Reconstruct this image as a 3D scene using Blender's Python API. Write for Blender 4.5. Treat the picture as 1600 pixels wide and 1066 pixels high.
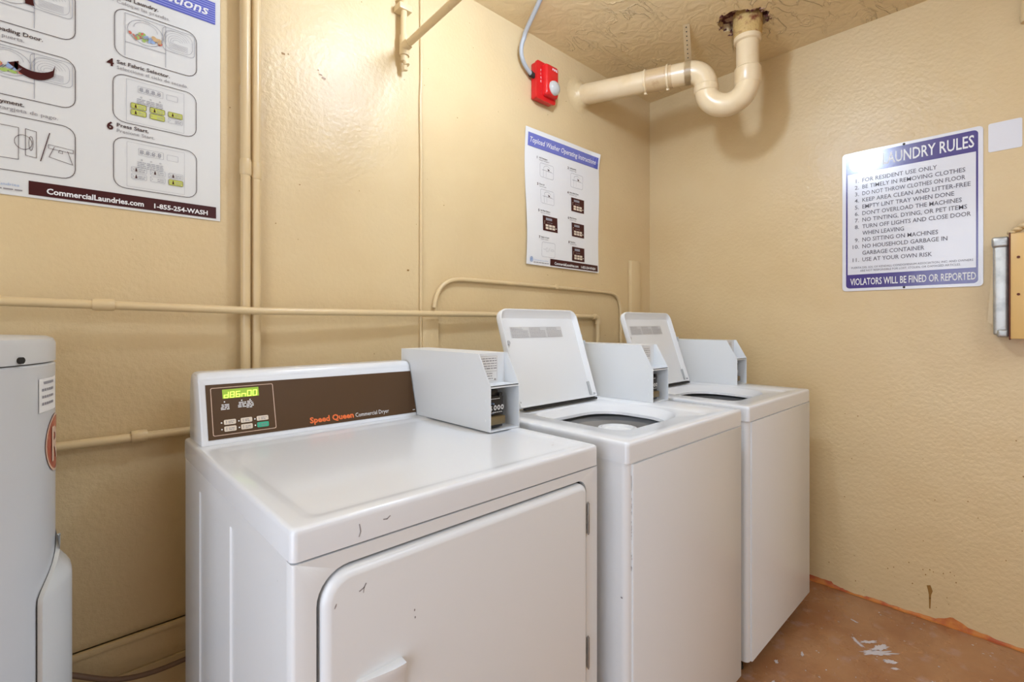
import bpy, bmesh, math, random
from mathutils import Vector, Matrix, noise
random.seed(7)
sc = bpy.context.scene
for o in list(bpy.data.objects): bpy.data.objects.remove(o)
col = sc.collection

# ------------------------------------------------------------------ camera
cam = bpy.data.cameras.new('camera'); camo = bpy.data.objects.new('camera', cam); col.objects.link(camo)
cam.sensor_width = 36; cam.lens = 36 * 760.4 / 1600
cam.shift_x = -0.0026; cam.shift_y = -0.0169
cam.clip_start = 0.02
camo.location = (-0.1298, -1.5404, 1.1924)
camo.rotation_euler = (math.pi / 2, 0, -0.7586)
sc.camera = camo

# ------------------------------------------------------------------ key dimensions (metres)
XR, HC = 2.4325, 2.4986          # right wall, ceiling
XL, YF = -1.30, -3.40            # left and front walls (behind the camera)

# ------------------------------------------------------------------ view, world, lights
sc.view_settings.view_transform = 'Standard'; sc.view_settings.look = 'None'
sc.view_settings.gamma = 1; sc.view_settings.use_curve_mapping = False
sc.view_settings.exposure = 0.98
w = bpy.data.worlds.new('world'); sc.world = w; w.use_nodes = True
w.node_tree.nodes['Background'].inputs[0].default_value = (0.9, 0.95, 1.0, 1)
w.node_tree.nodes['Background'].inputs[1].default_value = 0.05
BULB_POS = (0.88, -0.76, 2.34); BULB_STRENGTH = 74.0; BULB_COLOR = (0.74, 0.92, 1.22)
def area(name, loc, rot, sx, sy, power, color):
    l = bpy.data.lights.new(name, 'AREA'); l.shape = 'RECTANGLE'; l.size = sx; l.size_y = sy
    l.energy = power; l.color = color
    o = bpy.data.objects.new(name, l); col.objects.link(o); o.location = loc; o.rotation_euler = rot
    return o
area('ceiling_fill_light', (0.9, -2.45, 2.47), (0, 0, 0), 1.1, 0.6, 8, (0.84, 0.96, 1.14))  # added soft fill under the ceiling, not a known fixture
area('front_fill_light', (1.2, -3.36, 1.15), (math.pi / 2, 0, 0), 1.6, 1.9, 2, (0.84, 0.96, 1.14))  # added fill from the front wall, no opening is modelled there
area('side_fill_light', (XL + .03, -1.45, 1.25), (math.pi / 2, 0, -math.pi / 2), 1.4, 2.0, 14, (0.84, 0.96, 1.14))  # added fill from the left to brighten machine sides and right wall

# ------------------------------------------------------------------ materials
MATS = {}
def mat(name, color, rough=0.5, metal=0.0, bump=None, emis=None, spec=0.5, var=None, coat=0.0):
    """bump = list of (scale, strength, distance, detail); var = (scale, color2, lo, hi)"""
    m = bpy.data.materials.new(name); m.use_nodes = True
    nt = m.node_tree; N = nt.nodes; L = nt.links; b = N['Principled BSDF']
    b.inputs['Base Color'].default_value = (*color, 1); b.inputs['Roughness'].default_value = rough
    b.inputs['Metallic'].default_value = metal; b.inputs['Specular IOR Level'].default_value = spec
    b.inputs['Coat Weight'].default_value = coat; b.inputs['Coat Roughness'].default_value = 0.08
    if emis:
        b.inputs['Emission Color'].default_value = (*emis[0], 1); b.inputs['Emission Strength'].default_value = emis[1]
    tc = None
    def coord():
        nonlocal tc
        if tc is None: tc = N.new('ShaderNodeNewGeometry')
        return tc.outputs['Position']
    if var:
        n = N.new('ShaderNodeTexNoise'); n.inputs['Scale'].default_value = var[0]; n.inputs['Detail'].default_value = 6
        L.new(coord(), n.inputs['Vector'])
        mr = N.new('ShaderNodeMapRange'); mr.inputs['From Min'].default_value = var[2]; mr.inputs['From Max'].default_value = var[3]
        L.new(n.outputs['Fac'], mr.inputs['Value'])
        mx = N.new('ShaderNodeMix'); mx.data_type = 'RGBA'; mx.inputs['A'].default_value = (*color, 1); mx.inputs['B'].default_value = (*var[1], 1)
        L.new(mr.outputs['Result'], mx.inputs['Factor']); L.new(mx.outputs['Result'], b.inputs['Base Color'])
    if bump:
        prev = None
        for (s, st, di, de) in bump:
            n = N.new('ShaderNodeTexNoise'); n.inputs['Scale'].default_value = s; n.inputs['Detail'].default_value = de
            L.new(coord(), n.inputs['Vector'])
            bp = N.new('ShaderNodeBump'); bp.inputs['Strength'].default_value = st; bp.inputs['Distance'].default_value = di
            L.new(n.outputs['Fac'], bp.inputs['Height'])
            if prev: L.new(prev.outputs['Normal'], bp.inputs['Normal'])
            prev = bp
        L.new(prev.outputs['Normal'], b.inputs['Normal'])
    MATS[name] = m
    return m

PAINT = (0.70, 0.540, 0.305)
PAINT2 = (0.65, 0.485, 0.26)
M_wall = mat('cream_wall_paint', PAINT, 0.34, bump=[(70, 0.75, 0.0022, 4), (5, 0.35, 0.014, 2), (330, 0.30, 0.001, 3)], var=(2.2, PAINT2, 0.42, 0.72))
M_pipepaint = mat('painted_pipe', (0.70, 0.535, 0.30), 0.32, bump=[(70, 0.3, 0.002, 3)])
M_pvc = mat('painted_drain_pipe', (0.74, 0.58, 0.36), 0.28, bump=[(45, 0.2, 0.002, 3)], var=(9, (0.66, 0.48, 0.25), 0.5, 0.75))
M_coup = mat('stained_coupling', (0.58, 0.41, 0.22), 0.35, bump=[(60, 0.3, 0.002, 3)], var=(25, (0.36, 0.17, 0.06), 0.55, 0.8))
M_rust = mat('rusty_iron', (0.55, 0.36, 0.13), 0.7, bump=[(60, 0.9, 0.006, 5)], var=(28, (0.22, 0.06, 0.02), 0.54, 0.68))
M_hole = mat('dark_broken_plaster', (0.10, 0.025, 0.02), 0.9, bump=[(60, 0.9, 0.006, 5)], var=(40, (0.42, 0.26, 0.17), 0.5, 0.6))
M_white = mat('white_enamel', (0.76, 0.785, 0.82), 0.22, bump=[(260, 0.03, 0.0006, 2)], coat=0.25)
M_white_r = mat('white_enamel_worn', (0.75, 0.77, 0.79), 0.30, bump=[(3, 0.12, 0.01, 1), (260, 0.04, 0.0006, 2)], coat=0.15)
M_box = mat('white_powder_coat', (0.75, 0.775, 0.80), 0.38, bump=[(350, 0.10, 0.0006, 2)])
M_lid = mat('white_lid_enamel', (0.77, 0.785, 0.80), 0.27)
M_grey = mat('light_grey_plastic', (0.45, 0.46, 0.47), 0.4)
M_tub = mat('grey_tub', (0.62, 0.60, 0.57), 0.3)
M_steel = mat('steel', (0.42, 0.41, 0.39), 0.35, metal=0.9)
M_galv = mat('galvanised_steel', (0.55, 0.56, 0.54), 0.42, metal=0.75, bump=[(60, 0.3, 0.002, 3)], var=(30, (0.42, 0.43, 0.42), 0.45, 0.65))
M_conduit = mat('grey_conduit', (0.40, 0.41, 0.42), 0.38)
M_black = mat('black', (0.012, 0.010, 0.010), 0.4)
M_dark = mat('dark_gap', (0.02, 0.017, 0.014), 0.8)
M_brass = mat('dull_brass', (0.22, 0.17, 0.09), 0.4, metal=0.6)
M_brown = mat('brown_console_film', (0.085, 0.045, 0.020), 0.38, spec=0.22)
M_cream = mat('cream_print', (0.72, 0.62, 0.50), 0.4)
M_pinkline = mat('pinkish_line_print', (0.66, 0.47, 0.36), 0.4)
M_orange = mat('orange_print', (0.85, 0.17, 0.035), 0.4)
M_wprint = mat('white_print', (0.80, 0.80, 0.80), 0.4)
M_lime = mat('lime_display', (0.16, 0.24, 0.015), 0.3, emis=((0.25, 0.42, 0.02), 0.35))
M_limeon = mat('lit_segment', (0.6, 0.8, 0.1), 0.3, emis=((0.62, 0.90, 0.10), 0.9))
M_green = mat('green_button', (0.03, 0.42, 0.25), 0.4)
M_keytext = mat('key_print', (0.25, 0.24, 0.26), 0.5)
M_red = mat('red_plastic', (0.62, 0.012, 0.014), 0.28)
M_lens = mat('clear_strobe_lens', (0.50, 0.49, 0.46), 0.08, bump=[(140, 0.5, 0.003, 2)])
M_paper = mat('poster_paper', (0.70, 0.70, 0.68), 0.32)
M_paper_w = mat('small_poster_paper', (0.80, 0.80, 0.80), 0.40)
M_blueband = mat('blue_band', (0.09, 0.11, 0.46), 0.35)
M_bluestripe = mat('pale_blue_stripe', (0.28, 0.31, 0.66), 0.35)
M_maroon = mat('maroon_print', (0.050, 0.006, 0.007), 0.35, spec=0.3)
M_darkprint = mat('dark_print', (0.06, 0.035, 0.035), 0.4)
M_ltprint = mat('grey_print', (0.27, 0.25, 0.26), 0.4)
M_lineprint = mat('light_line_print', (0.30, 0.30, 0.34), 0.4)
M_yellowkey = mat('yellow_key_print', (0.55, 0.58, 0.10), 0.4)
M_clothr = mat('red_cloth_print', (0.55, 0.15, 0.10), 0.4)
M_clothg = mat('green_cloth_print', (0.35, 0.50, 0.12), 0.4)
M_clothb = mat('blue_cloth_print', (0.30, 0.42, 0.65), 0.4)
M_clotht = mat('tan_cloth_print', (0.60, 0.40, 0.20), 0.4)
M_signw = mat('sign_white', (0.74, 0.75, 0.80), 0.24, spec=0.8, coat=0.3)
M_signp = mat('sign_purple', (0.045, 0.030, 0.22), 0.20, spec=0.8, coat=0.3)
M_signk = mat('sign_text', (0.10, 0.09, 0.11), 0.3)
M_heater = mat('grey_heater_enamel', (0.58, 0.60, 0.62), 0.25, bump=[(2.5, 0.15, 0.02, 1)])
M_heater2 = mat('grey_cover_enamel', (0.64, 0.65, 0.64), 0.25)
M_emblem = mat('red_brown_emblem', (0.42, 0.10, 0.06), 0.35)
M_yellowbox = mat('yellow_painted_steel', (0.72, 0.46, 0.16), 0.4, bump=[(50, 0.2, 0.002, 3)])
M_rustedge = mat('rust_edge', (0.13, 0.03, 0.012), 0.7, bump=[(90, 0.8, 0.003, 3)])
M_cable = mat('brown_cable', (0.21, 0.13, 0.085), 0.5)
M_floorw = mat('white_paint_splatter', (0.62, 0.58, 0.60), 0.6)
M_orangep = mat('exposed_orange_paint', (0.60, 0.22, 0.045), 0.6, bump=[(80, 0.6, 0.003, 3)], var=(14, (0.45, 0.10, 0.03), 0.45, 0.6))
M_drip = mat('brown_drip', (0.30, 0.15, 0.03), 0.4)

# ceiling: trowelled ridges
def ceiling_mat():
    m = mat('cream_ceiling_paint', (0.76, 0.595, 0.345), 0.36, var=(1.6, (0.72, 0.54, 0.29), 0.4, 0.7))
    nt = m.node_tree; N = nt.nodes; L = nt.links; b = N['Principled BSDF']
    g = N.new('ShaderNodeNewGeometry')
    mp = N.new('ShaderNodeMapping'); mp.inputs['Rotation'].default_value = (0, 0, 0.9); mp.inputs['Scale'].default_value = (1, 2.6, 1)
    L.new(g.outputs['Position'], mp.inputs['Vector'])
    n = N.new('ShaderNodeTexNoise'); n.inputs['Scale'].default_value = 5; n.inputs['Detail'].default_value = 5; n.inputs['Distortion'].default_value = 1.2
    L.new(mp.outputs['Vector'], n.inputs['Vector'])
    s = N.new('ShaderNodeMath'); s.operation = 'SUBTRACT'; s.inputs[1].default_value = 0.5; L.new(n.outputs['Fac'], s.inputs[0])
    a = N.new('ShaderNodeMath'); a.operation = 'ABSOLUTE'; L.new(s.outputs[0], a.inputs[0])
    mr = N.new('ShaderNodeMapRange'); mr.inputs['From Min'].default_value = 0.0; mr.inputs['From Max'].default_value = 0.034
    mr.inputs['To Min'].default_value = 1; mr.inputs['To Max'].default_value = 0
    L.new(a.outputs[0], mr.inputs['Value'])
    n2 = N.new('ShaderNodeTexNoise'); n2.inputs['Scale'].default_value = 3.1; L.new(g.outputs['Position'], n2.inputs['Vector'])
    m2 = N.new('ShaderNodeMapRange'); m2.inputs['From Min'].default_value = 0.48; m2.inputs['From Max'].default_value = 0.62
    L.new(n2.outputs['Fac'], m2.inputs['Value'])
    mu = N.new('ShaderNodeMath'); mu.operation = 'MULTIPLY'; L.new(mr.outputs['Result'], mu.inputs[0]); L.new(m2.outputs['Result'], mu.inputs[1])
    b1 = N.new('ShaderNodeBump'); b1.inputs['Strength'].default_value = 1.0; b1.inputs['Distance'].default_value = 0.0035
    L.new(mu.outputs[0], b1.inputs['Height'])
    n3 = N.new('ShaderNodeTexNoise'); n3.inputs['Scale'].default_value = 14; n3.inputs['Detail'].default_value = 6; n3.inputs['Distortion'].default_value = 1.5; L.new(g.outputs['Position'], n3.inputs['Vector'])
    b2 = N.new('ShaderNodeBump'); b2.inputs['Strength'].default_value = 0.4; b2.inputs['Distance'].default_value = 0.013
    L.new(n3.outputs['Fac'], b2.inputs['Height']); L.new(b1.outputs['Normal'], b2.inputs['Normal'])
    L.new(b2.outputs['Normal'], b.inputs['Normal'])
    return m
M_ceil = ceiling_mat()

def floor_mat():
    m = mat('worn_brown_floor_paint', (0.235, 0.115, 0.048), 0.28, spec=0.4)
    nt = m.node_tree; N = nt.nodes; L = nt.links; b = N['Principled BSDF']
    g = N.new('ShaderNodeNewGeometry')
    def noi(scale, detail=5):
        n = N.new('ShaderNodeTexNoise'); n.inputs['Scale'].default_value = scale; n.inputs['Detail'].default_value = detail
        L.new(g.outputs['Position'], n.inputs['Vector']); return n.outputs['Fac']
    def rng(src, a, c, lo=0, hi=1):
        r = N.new('ShaderNodeMapRange'); r.inputs['From Min'].default_value = a; r.inputs['From Max'].default_value = c
        r.inputs['To Min'].default_value = lo; r.inputs['To Max'].default_value = hi; L.new(src, r.inputs['Value']); return r.outputs['Result']
    def mix(f, a, c):
        x = N.new('ShaderNodeMix'); x.data_type = 'RGBA'; L.new(f, x.inputs['Factor'])
        for k, v in (('A', a), ('B', c)):
            if isinstance(v, tuple): x.inputs[k].default_value = (*v, 1)
            else: L.new(v, x.inputs[k])
        return x.outputs['Result']
    c = mix(rng(noi(4), 0.40, 0.65), (0.42, 0.215, 0.10), (0.33, 0.145, 0.062))
    c = mix(rng(noi(15, 8), 0.58, 0.80), c, (0.46, 0.30, 0.25))
    c = mix(rng(noi(110, 3), 0.70, 0.74), c, (0.55, 0.42, 0.33))
    L.new(c, b.inputs['Base Color'])
    L.new(rng(noi(6), 0.4, 0.7, 0.18, 0.45), b.inputs['Roughness'])
    bp = N.new('ShaderNodeBump'); bp.inputs['Strength'].default_value = 0.5; bp.inputs['Distance'].default_value = 0.004
    L.new(noi(30, 6), bp.inputs['Height']); L.new(bp.outputs['Normal'], b.inputs['Normal'])
    return m
M_floor = floor_mat()

# ------------------------------------------------------------------ mesh helpers
def finish(name, bm, m, parent=None, smooth=True, angle=40):
    me = bpy.data.meshes.new(name); bmesh.ops.recalc_face_normals(bm, faces=bm.faces[:])
    bm.to_mesh(me); bm.free()
    for mm in (m if isinstance(m, (list, tuple)) else [m]): me.materials.append(mm)
    if smooth:
        for p in me.polygons: p.use_smooth = True
        me.set_sharp_from_angle(angle=math.radians(angle))
    o = bpy.data.objects.new(name, me); col.objects.link(o)
    if parent is not None and name.split('_')[-1] in PRINTS: o['kind'] = 'stuff'
    if parent is not None:
        o.parent = parent
        o.location = -world_loc(parent)      # meshes are written in world metres
    return o
def world_loc(o):
    v = Vector((0, 0, 0))
    while o is not None: v = v + o.location; o = o.parent
    return v
PRINTS = ('lettering', 'print', 'text', 'drawing', 'number', 'picture', 'mark', 'stripe', 'digits', 'chip', 'name', 'keys', 'frame')
def thing(name, label, cat, loc=(0, 0, 0), group=None):
    o = bpy.data.objects.new(name, None); col.objects.link(o); o.location = loc
    o.empty_display_size = 0.05
    o['label'] = label; o['category'] = cat
    if group: o['group'] = group
    return o
def tag(o, label, cat, group=None):
    o['label'] = label; o['category'] = cat
    if group: o['group'] = group
    return o
def struct(o, label=None):
    o['kind'] = 'structure'
    if label: o['label'] = label; o['category'] = o.name.split('_')[0]
    return o
def B(): return bmesh.new()
def merge(bm, other):
    me = bpy.data.meshes.new('t'); other.to_mesh(me); other.free(); bm.from_mesh(me); bpy.data.meshes.remove(me)
def box(bm, x0, x1, y0, y1, z0, z1, bev=0.0, seg=2):
    t = bmesh.new(); r = bmesh.ops.create_cube(t, size=1)
    for v in t.verts:
        v.co = Vector(((x0 + x1) / 2 + v.co.x * (x1 - x0), (y0 + y1) / 2 + v.co.y * (y1 - y0), (z0 + z1) / 2 + v.co.z * (z1 - z0)))
    if bev > 0: bmesh.ops.bevel(t, geom=t.edges[:], offset=bev, segments=seg, profile=0.5, affect='EDGES')
    merge(bm, t)
def tube(bm, pts, r, seg=16, caps=True, radii=None):
    pts = [Vector(p) for p in pts]; n = len(pts)
    tang = [(pts[min(i + 1, n - 1)] - pts[max(i - 1, 0)]).normalized() for i in range(n)]
    a = Vector((0, 0, 1)) if abs(tang[0].z) < 0.9 else Vector((1, 0, 0))
    u = tang[0].cross(a).normalized(); rings = []
    for i in range(n):
        u = (u - tang[i] * u.dot(tang[i])).normalized(); v = tang[i].cross(u)
        rr_ = radii[i] if radii else r
        rings.append([bm.verts.new(pts[i] + (u * math.cos(2 * math.pi * k / seg) + v * math.sin(2 * math.pi * k / seg)) * rr_) for k in range(seg)])
    for i in range(n - 1):
        for k in range(seg):
            bm.faces.new((rings[i][k], rings[i][(k + 1) % seg], rings[i + 1][(k + 1) % seg], rings[i + 1][k]))
    if caps: bm.faces.new(rings[0][::-1]); bm.faces.new(rings[-1])
def bez(p0, p1, p2, p3, n=14):
    out = []
    for i in range(n + 1):
        t = i / n; out.append(tuple((1 - t) ** 3 * a + 3 * (1 - t) ** 2 * t * b + 3 * (1 - t) * t * t * c + t ** 3 * d for a, b, c, d in zip(p0, p1, p2, p3)))
    return out
def rrect(x0, x1, y0, y1, r, n=6, radii=None):
    """rounded rectangle ccw, 4*(n+1) points; radii for corners (x1y1, x0y1, x0y0, x1y0)"""
    R = radii or [r] * 4; out = []
    for (cx, cy, sx, sy, a0, rk) in ((x1, y1, -1, -1, 0, R[0]), (x0, y1, 1, -1, 90, R[1]), (x0, y0, 1, 1, 180, R[2]), (x1, y0, -1, 1, 270, R[3])):
        for i in range(n + 1):
            a = math.radians(a0 + 90 * i / n); out.append((cx + sx * rk + rk * math.cos(a), cy + sy * rk + rk * math.sin(a)))
    return out
def loft(bm, rings, cap0=False, cap1=False):
    V = [[bm.verts.new(p) for p in r] for r in rings]; n = len(rings[0])
    for a, b in zip(V, V[1:]):
        for k in range(n):
            try: bm.faces.new((a[k], a[(k + 1) % n], b[(k + 1) % n], b[k]))
            except ValueError: pass
    if cap0: bm.faces.new(V[0][::-1])
    if cap1: bm.faces.new(V[-1])
def prism(bm, poly, f, d0, d1, bev=0.0):
    """poly 2d extruded; f(u,v,d)->3d"""
    loft(bm, [[f(u, v, d0) for u, v in poly], [f(u, v, d1) for u, v in poly]], True, True)
def lathe(bm, prof, cx, cy, seg=48):
    rings = [[(cx + r * math.cos(2 * math.pi * k / seg), cy + r * math.sin(2 * math.pi * k / seg), z) for k in range(seg)] for r, z in prof]
    loft(bm, rings)
# flat print: everything is given as (u, v) on a sheet and mapped by P(u, v, off)
def p_poly(bm, P, pts, off):
    bm.faces.new([bm.verts.new(P(u, v, off)) for u, v in pts])
def p_rect(bm, P, u0, u1, v0, v1, off, nu=1, nv=1):
    g = [[bm.verts.new(P(u0 + (u1 - u0) * i / nu, v0 + (v1 - v0) * j / nv, off)) for i in range(nu + 1)] for j in range(nv + 1)]
    for j in range(nv):
        for i in range(nu): bm.faces.new((g[j][i], g[j][i + 1], g[j + 1][i + 1], g[j + 1][i]))
def p_stroke(bm, P, pts, w, off, closed=False):
    n = len(pts); q = pts + [pts[0]] if closed else pts
    for a, b in zip(q, q[1:]):
        dx, dy = b[0] - a[0], b[1] - a[1]; L = math.hypot(dx, dy) or 1; ex, ey = dx / L * w * .4, dy / L * w * .4; nx, ny = -dy / L * w / 2, dx / L * w / 2
        p_poly(bm, P, [(a[0] - ex + nx, a[1] - ey + ny), (a[0] - ex - nx, a[1] - ey - ny), (b[0] + ex - nx, b[1] + ey - ny), (b[0] + ex + nx, b[1] + ey + ny)], off)
def p_ring(bm, P, outer, inner, off):
    a = [bm.verts.new(P(u, v, off)) for u, v in outer]; b = [bm.verts.new(P(u, v, off)) for u, v in inner]; n = len(a)
    for k in range(n): bm.faces.new((a[k], a[(k + 1) % n], b[(k + 1) % n], b[k]))
def p_rr_line(bm, P, u0, u1, v0, v1, r, w, off, n=5):
    p_ring(bm, P, rrect(u0, u1, v0, v1, r, n), rrect(u0 + w, u1 - w, v0 + w, v1 - w, max(r - w, 1e-4), n), off)
def ell(cu, cv, a, b, n=24, t0=0, t1=360, rot=0):
    out = []
    for i in range(n + 1):
        t = math.radians(t0 + (t1 - t0) * i / n); x, y = a * math.cos(t), b * math.sin(t); c, s = math.cos(rot), math.sin(rot)
        out.append((cu + x * c - y * s, cv + x * s + y * c))
    return out
def text_geo(s, bold=0.0, italic=0.0, res=2):
    cu = bpy.data.curves.new('t', 'FONT'); cu.body = s; cu.size = 1; cu.resolution_u = res; cu.offset = bold; cu.shear = italic
    cu.fill_mode = 'FRONT'
    o = bpy.data.objects.new('t', cu); col.objects.link(o)
    dg = bpy.context.evaluated_depsgraph_get(); me = bpy.data.meshes.new_from_object(o.evaluated_get(dg))
    vs = [(v.co.x, v.co.y) for v in me.vertices]; fs = [tuple(p.vertices) for p in me.polygons]
    bpy.data.objects.remove(o); bpy.data.curves.remove(cu); bpy.data.meshes.remove(me)
    return vs, fs
def p_text(bm, P, s, u, v, off, width=None, cap=0.01, bold=0.0, italic=0.0, align='l'):
    """baseline-left at (u, v); cap height in metres; width in metres (None keeps the proportions)"""
    vs, fs = text_geo(s, bold, italic)
    if not vs: return
    x0 = min(a for a, b in vs); x1 = max(a for a, b in vs); sy = cap / 0.70
    sx = (width / (x1 - x0)) if width else sy
    wd = (x1 - x0) * sx
    if align == 'c': u -= wd / 2
    if align == 'r': u -= wd
    V = [bm.verts.new(P(u + (a - x0) * sx, v + b * sy, off)) for a, b in vs]
    for f in fs:
        try: bm.faces.new([V[i] for i in f])
        except ValueError: pass
    return wd
def p_lines(bm, P, u0, u1, v, h, off, seed=0, gap=0.25):
    """a run of illegible word-like dashes"""
    r = random.Random(seed); u = u0
    while u < u1 - h:
        L = min(h * r.uniform(1.5, 4.5), u1 - u); p_rect(bm, P, u, u + L, v, v + h * 0.7, off); u += L + h * gap * 2.4

# ------------------------------------------------------------------ room shell
def wall_grid(name, f, u0, u1, v0, v1, m, nu=2, nv=2):
    bm = B()
    g = [[bm.verts.new(f(u0 + (u1 - u0) * i / nu, v0 + (v1 - v0) * j / nv)) for i in range(nu + 1)] for j in range(nv + 1)]
    for j in range(nv):
        for i in range(nu): bm.faces.new((g[j][i], g[j][i + 1], g[j + 1][i + 1], g[j + 1][i]))
    return struct(finish(name, bm, m))
T = 0.12
def slab(name, m, *a):
    bm = B(); box(bm, *a); return struct(finish(name, bm, m, smooth=False))
slab('floor', M_floor, XL - T, XR + T, YF - T, T, -T, 0)
slab('wall_back', M_wall, XL, XR + T, 0, T, 0, HC)
slab('wall_right', M_wall, XR, XR + T, YF, 0, 0, HC)
slab('wall_left', M_wall, XL - T, XL, YF, T, 0, HC)
slab('wall_front', M_wall, XL - T, XR + T, YF - T, YF, 0, HC)
# ceiling with the broken hole round the drain riser
HX, HY = 2.045, -0.700
def ceiling():
    bm = B(); n = 40; rnd = random.Random(3)
    hole = []
    for k in range(n):
        a = 2 * math.pi * k / n
        r = 0.088 + 0.022 * noise.noise(Vector((math.cos(a) * 2.2, math.sin(a) * 2.2, 4.0))) + rnd.uniform(-.006, .006)
        if math.cos(a - 2.6) > .6: r += 0.03 * (math.cos(a - 2.6) - .6) / .4
        hole.append((HX + r * math.cos(a), HY + r * math.sin(a)))
    def sq(h):
        return [(HX + h * max(-1, min(1, 1.4142 * math.cos(2 * math.pi * k / n))), HY + h * max(-1, min(1, 1.4142 * math.sin(2 * math.pi * k / n)))) for k in range(n)]
    s = sq(0.25)
    loft(bm, [[(x, y, HC) for x, y in s], [(x, y, HC) for x, y in hole], [(x, y, HC + 0.035) for x, y in hole]])
    x0, x1, y0, y1 = HX - .25, HX + .25, HY - .25, HY + .25
    for (a, b, c, d) in ((XL - T, x0, YF - T, T), (x1, XR + T, YF - T, T), (x0, x1, y1, T), (x0, x1, YF - T, y0)):
        f = [bm.verts.new((a, c, HC)), bm.verts.new((b, c, HC)), bm.verts.new((b, d, HC)), bm.verts.new((a, d, HC))]; bm.faces.new(f)
    box(bm, XL - T, XR + T, YF - T, T, HC + 0.036, HC + T)
    o = struct(finish('ceiling', bm, M_ceil, smooth=False))
    b2 = B(); b2.faces.new([b2.verts.new((HX + .14 * math.cos(2 * math.pi * k / 24), HY + .14 * math.sin(2 * math.pi * k / 24), HC + 0.034)) for k in range(24)])
    finish('hole_backing', b2, M_hole, o, smooth=False)
    # crumbling plaster lips
    rr = random.Random(11)
    b3 = B()
    for k in range(34):
        i = rr.randrange(n); hx, hy = hole[i]; s_ = rr.uniform(.004, .011)
        t = bmesh.new(); bmesh.ops.create_icosphere(t, subdivisions=1, radius=s_)
        for v in t.verts: v.co = v.co * rr.uniform(.7, 1.3); v.co.z *= .6; v.co += Vector((hx + (hx - HX) * rr.uniform(-.12, .12), hy + (hy - HY) * rr.uniform(-.12, .12), HC + rr.uniform(-.003, .008)))
        merge(b3, t)
    c = finish('plaster_crumb', b3, M_hole, o); c['kind'] = 'stuff'
ceiling()
# doorway in the front wall, behind the camera: a plain closed door leaf
def front_door():
    bm = B(); box(bm, -0.35, 1.35, YF, YF + .03, 0, 2.1, .002)
    d = struct(finish('door_1', bm, M_box)); 
# base ledge on the back wall, left of the dryer
bm = B(); box(bm, XL, 2.42, -0.014, 0, 0.333, 0.421, 0.004); box(bm, XL, 2.42, -0.020, 0, 0.405, 0.421, 0.004)
struct(finish('trim_1', bm, M_wall))
bm = B(); box(bm, XL, 2.42, -0.018, 0, 0, 0.333, 0.003)
struct(finish('baseboard_back', bm, M_wall))
# flaked orange paint along the foot of the right wall
def orange_strip():
    bm = B(); N_ = 160; rnd = random.Random(5)
    def hgt(y):
        t = -y
        h = 0.010 + 0.006 * noise.noise(Vector((t * 9, 0, 0))) + 0.004 * noise.noise(Vector((t * 40, 3, 0)))
        if 1.28 < t < 1.46: h += 0.028 * max(0, 1 - abs(t - 1.335) / .05) + .010 * max(0, 1 - abs(t - 1.39) / .07)
        if t < 0.93: h += 0.012
        if 0.97 < t < 1.05: h -= 0.006
        return max(h, 0.002)
    top = []; bot = []; flo = []; 
    for i in range(N_ + 1):
        y = -0.55 - 1.4 * i / N_
        h = hgt(y); e = 0.010 + 0.005 * noise.noise(Vector((y * 25, 7, 0))) 
        top.append(bm.verts.new((XR - 0.0008, y, h))); bot.append(bm.verts.new((XR - 0.004, y, 0.0025))); flo.append(bm.verts.new((XR - 0.004 - max(e, .002), y, 0.001)))
    for i in range(N_):
        bm.faces.new((top[i], top[i + 1], bot[i + 1], bot[i])); bm.faces.new((bot[i], bot[i + 1], flo[i + 1], flo[i]))
    struct(finish('trim_2', bm, M_orangep))
orange_strip()
# drip stain and specks, right wall
wr = bpy.data.objects['wall_right']; flo = bpy.data.objects['floor']
def PR(u, v, off): return (XR - off, -u, v)
bm = B(); pts = [(1.258, .135), (1.270, .140), (1.277, .118), (1.272, .10), (1.270, .045), (1.266, .045), (1.265, .10), (1.262, .118)]
p_poly(bm, PR, pts, 0.0008)
rnd = random.Random(21)
for k in range(40):
    u, v, s = rnd.uniform(.9, 1.53), rnd.uniform(.03, .85), rnd.uniform(.0012, .003)
    if k > 25: u, v = rnd.uniform(1.15, 1.35), rnd.uniform(.06, .22)
    p_poly(bm, PR, ell(u, v, s * .8, s, 7)[:-1], 0.0008)
finish('paint_speck', bm, M_drip, wr, smooth=False)['kind'] = 'stuff'
# small chips and specks, back wall
wb = bpy.data.objects['wall_back']
def PBW(u, v, off): return (u, -off, v)
bm = B(); rnd = random.Random(31)
for (u, v, r) in ((.372, 2.004, .006), (.386, 2.008, .003), (.484, 1.980, .005), (.494, 1.972, .007), (.476, 1.992, .003), (.42, 1.62, .0025), (1.02, 2.00, .003), (.80, 1.385, .005)):
    p_poly(bm, PBW, [(a + rnd.uniform(-.2, .2) * r, b + rnd.uniform(-.2, .2) * r) for a, b in ell(u, v, r, r * .6, 9)[:-1]], 0.0008)
for k in range(40):
    r = rnd.uniform(.0010, .0022); p_poly(bm, PBW, ell(rnd.uniform(-.1, 2.3), rnd.uniform(.95, 2.4), r, r, 7)[:-1], 0.0008)
finish('paint_speck', bm, M_drip, wb, smooth=False)['kind'] = 'stuff'
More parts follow.
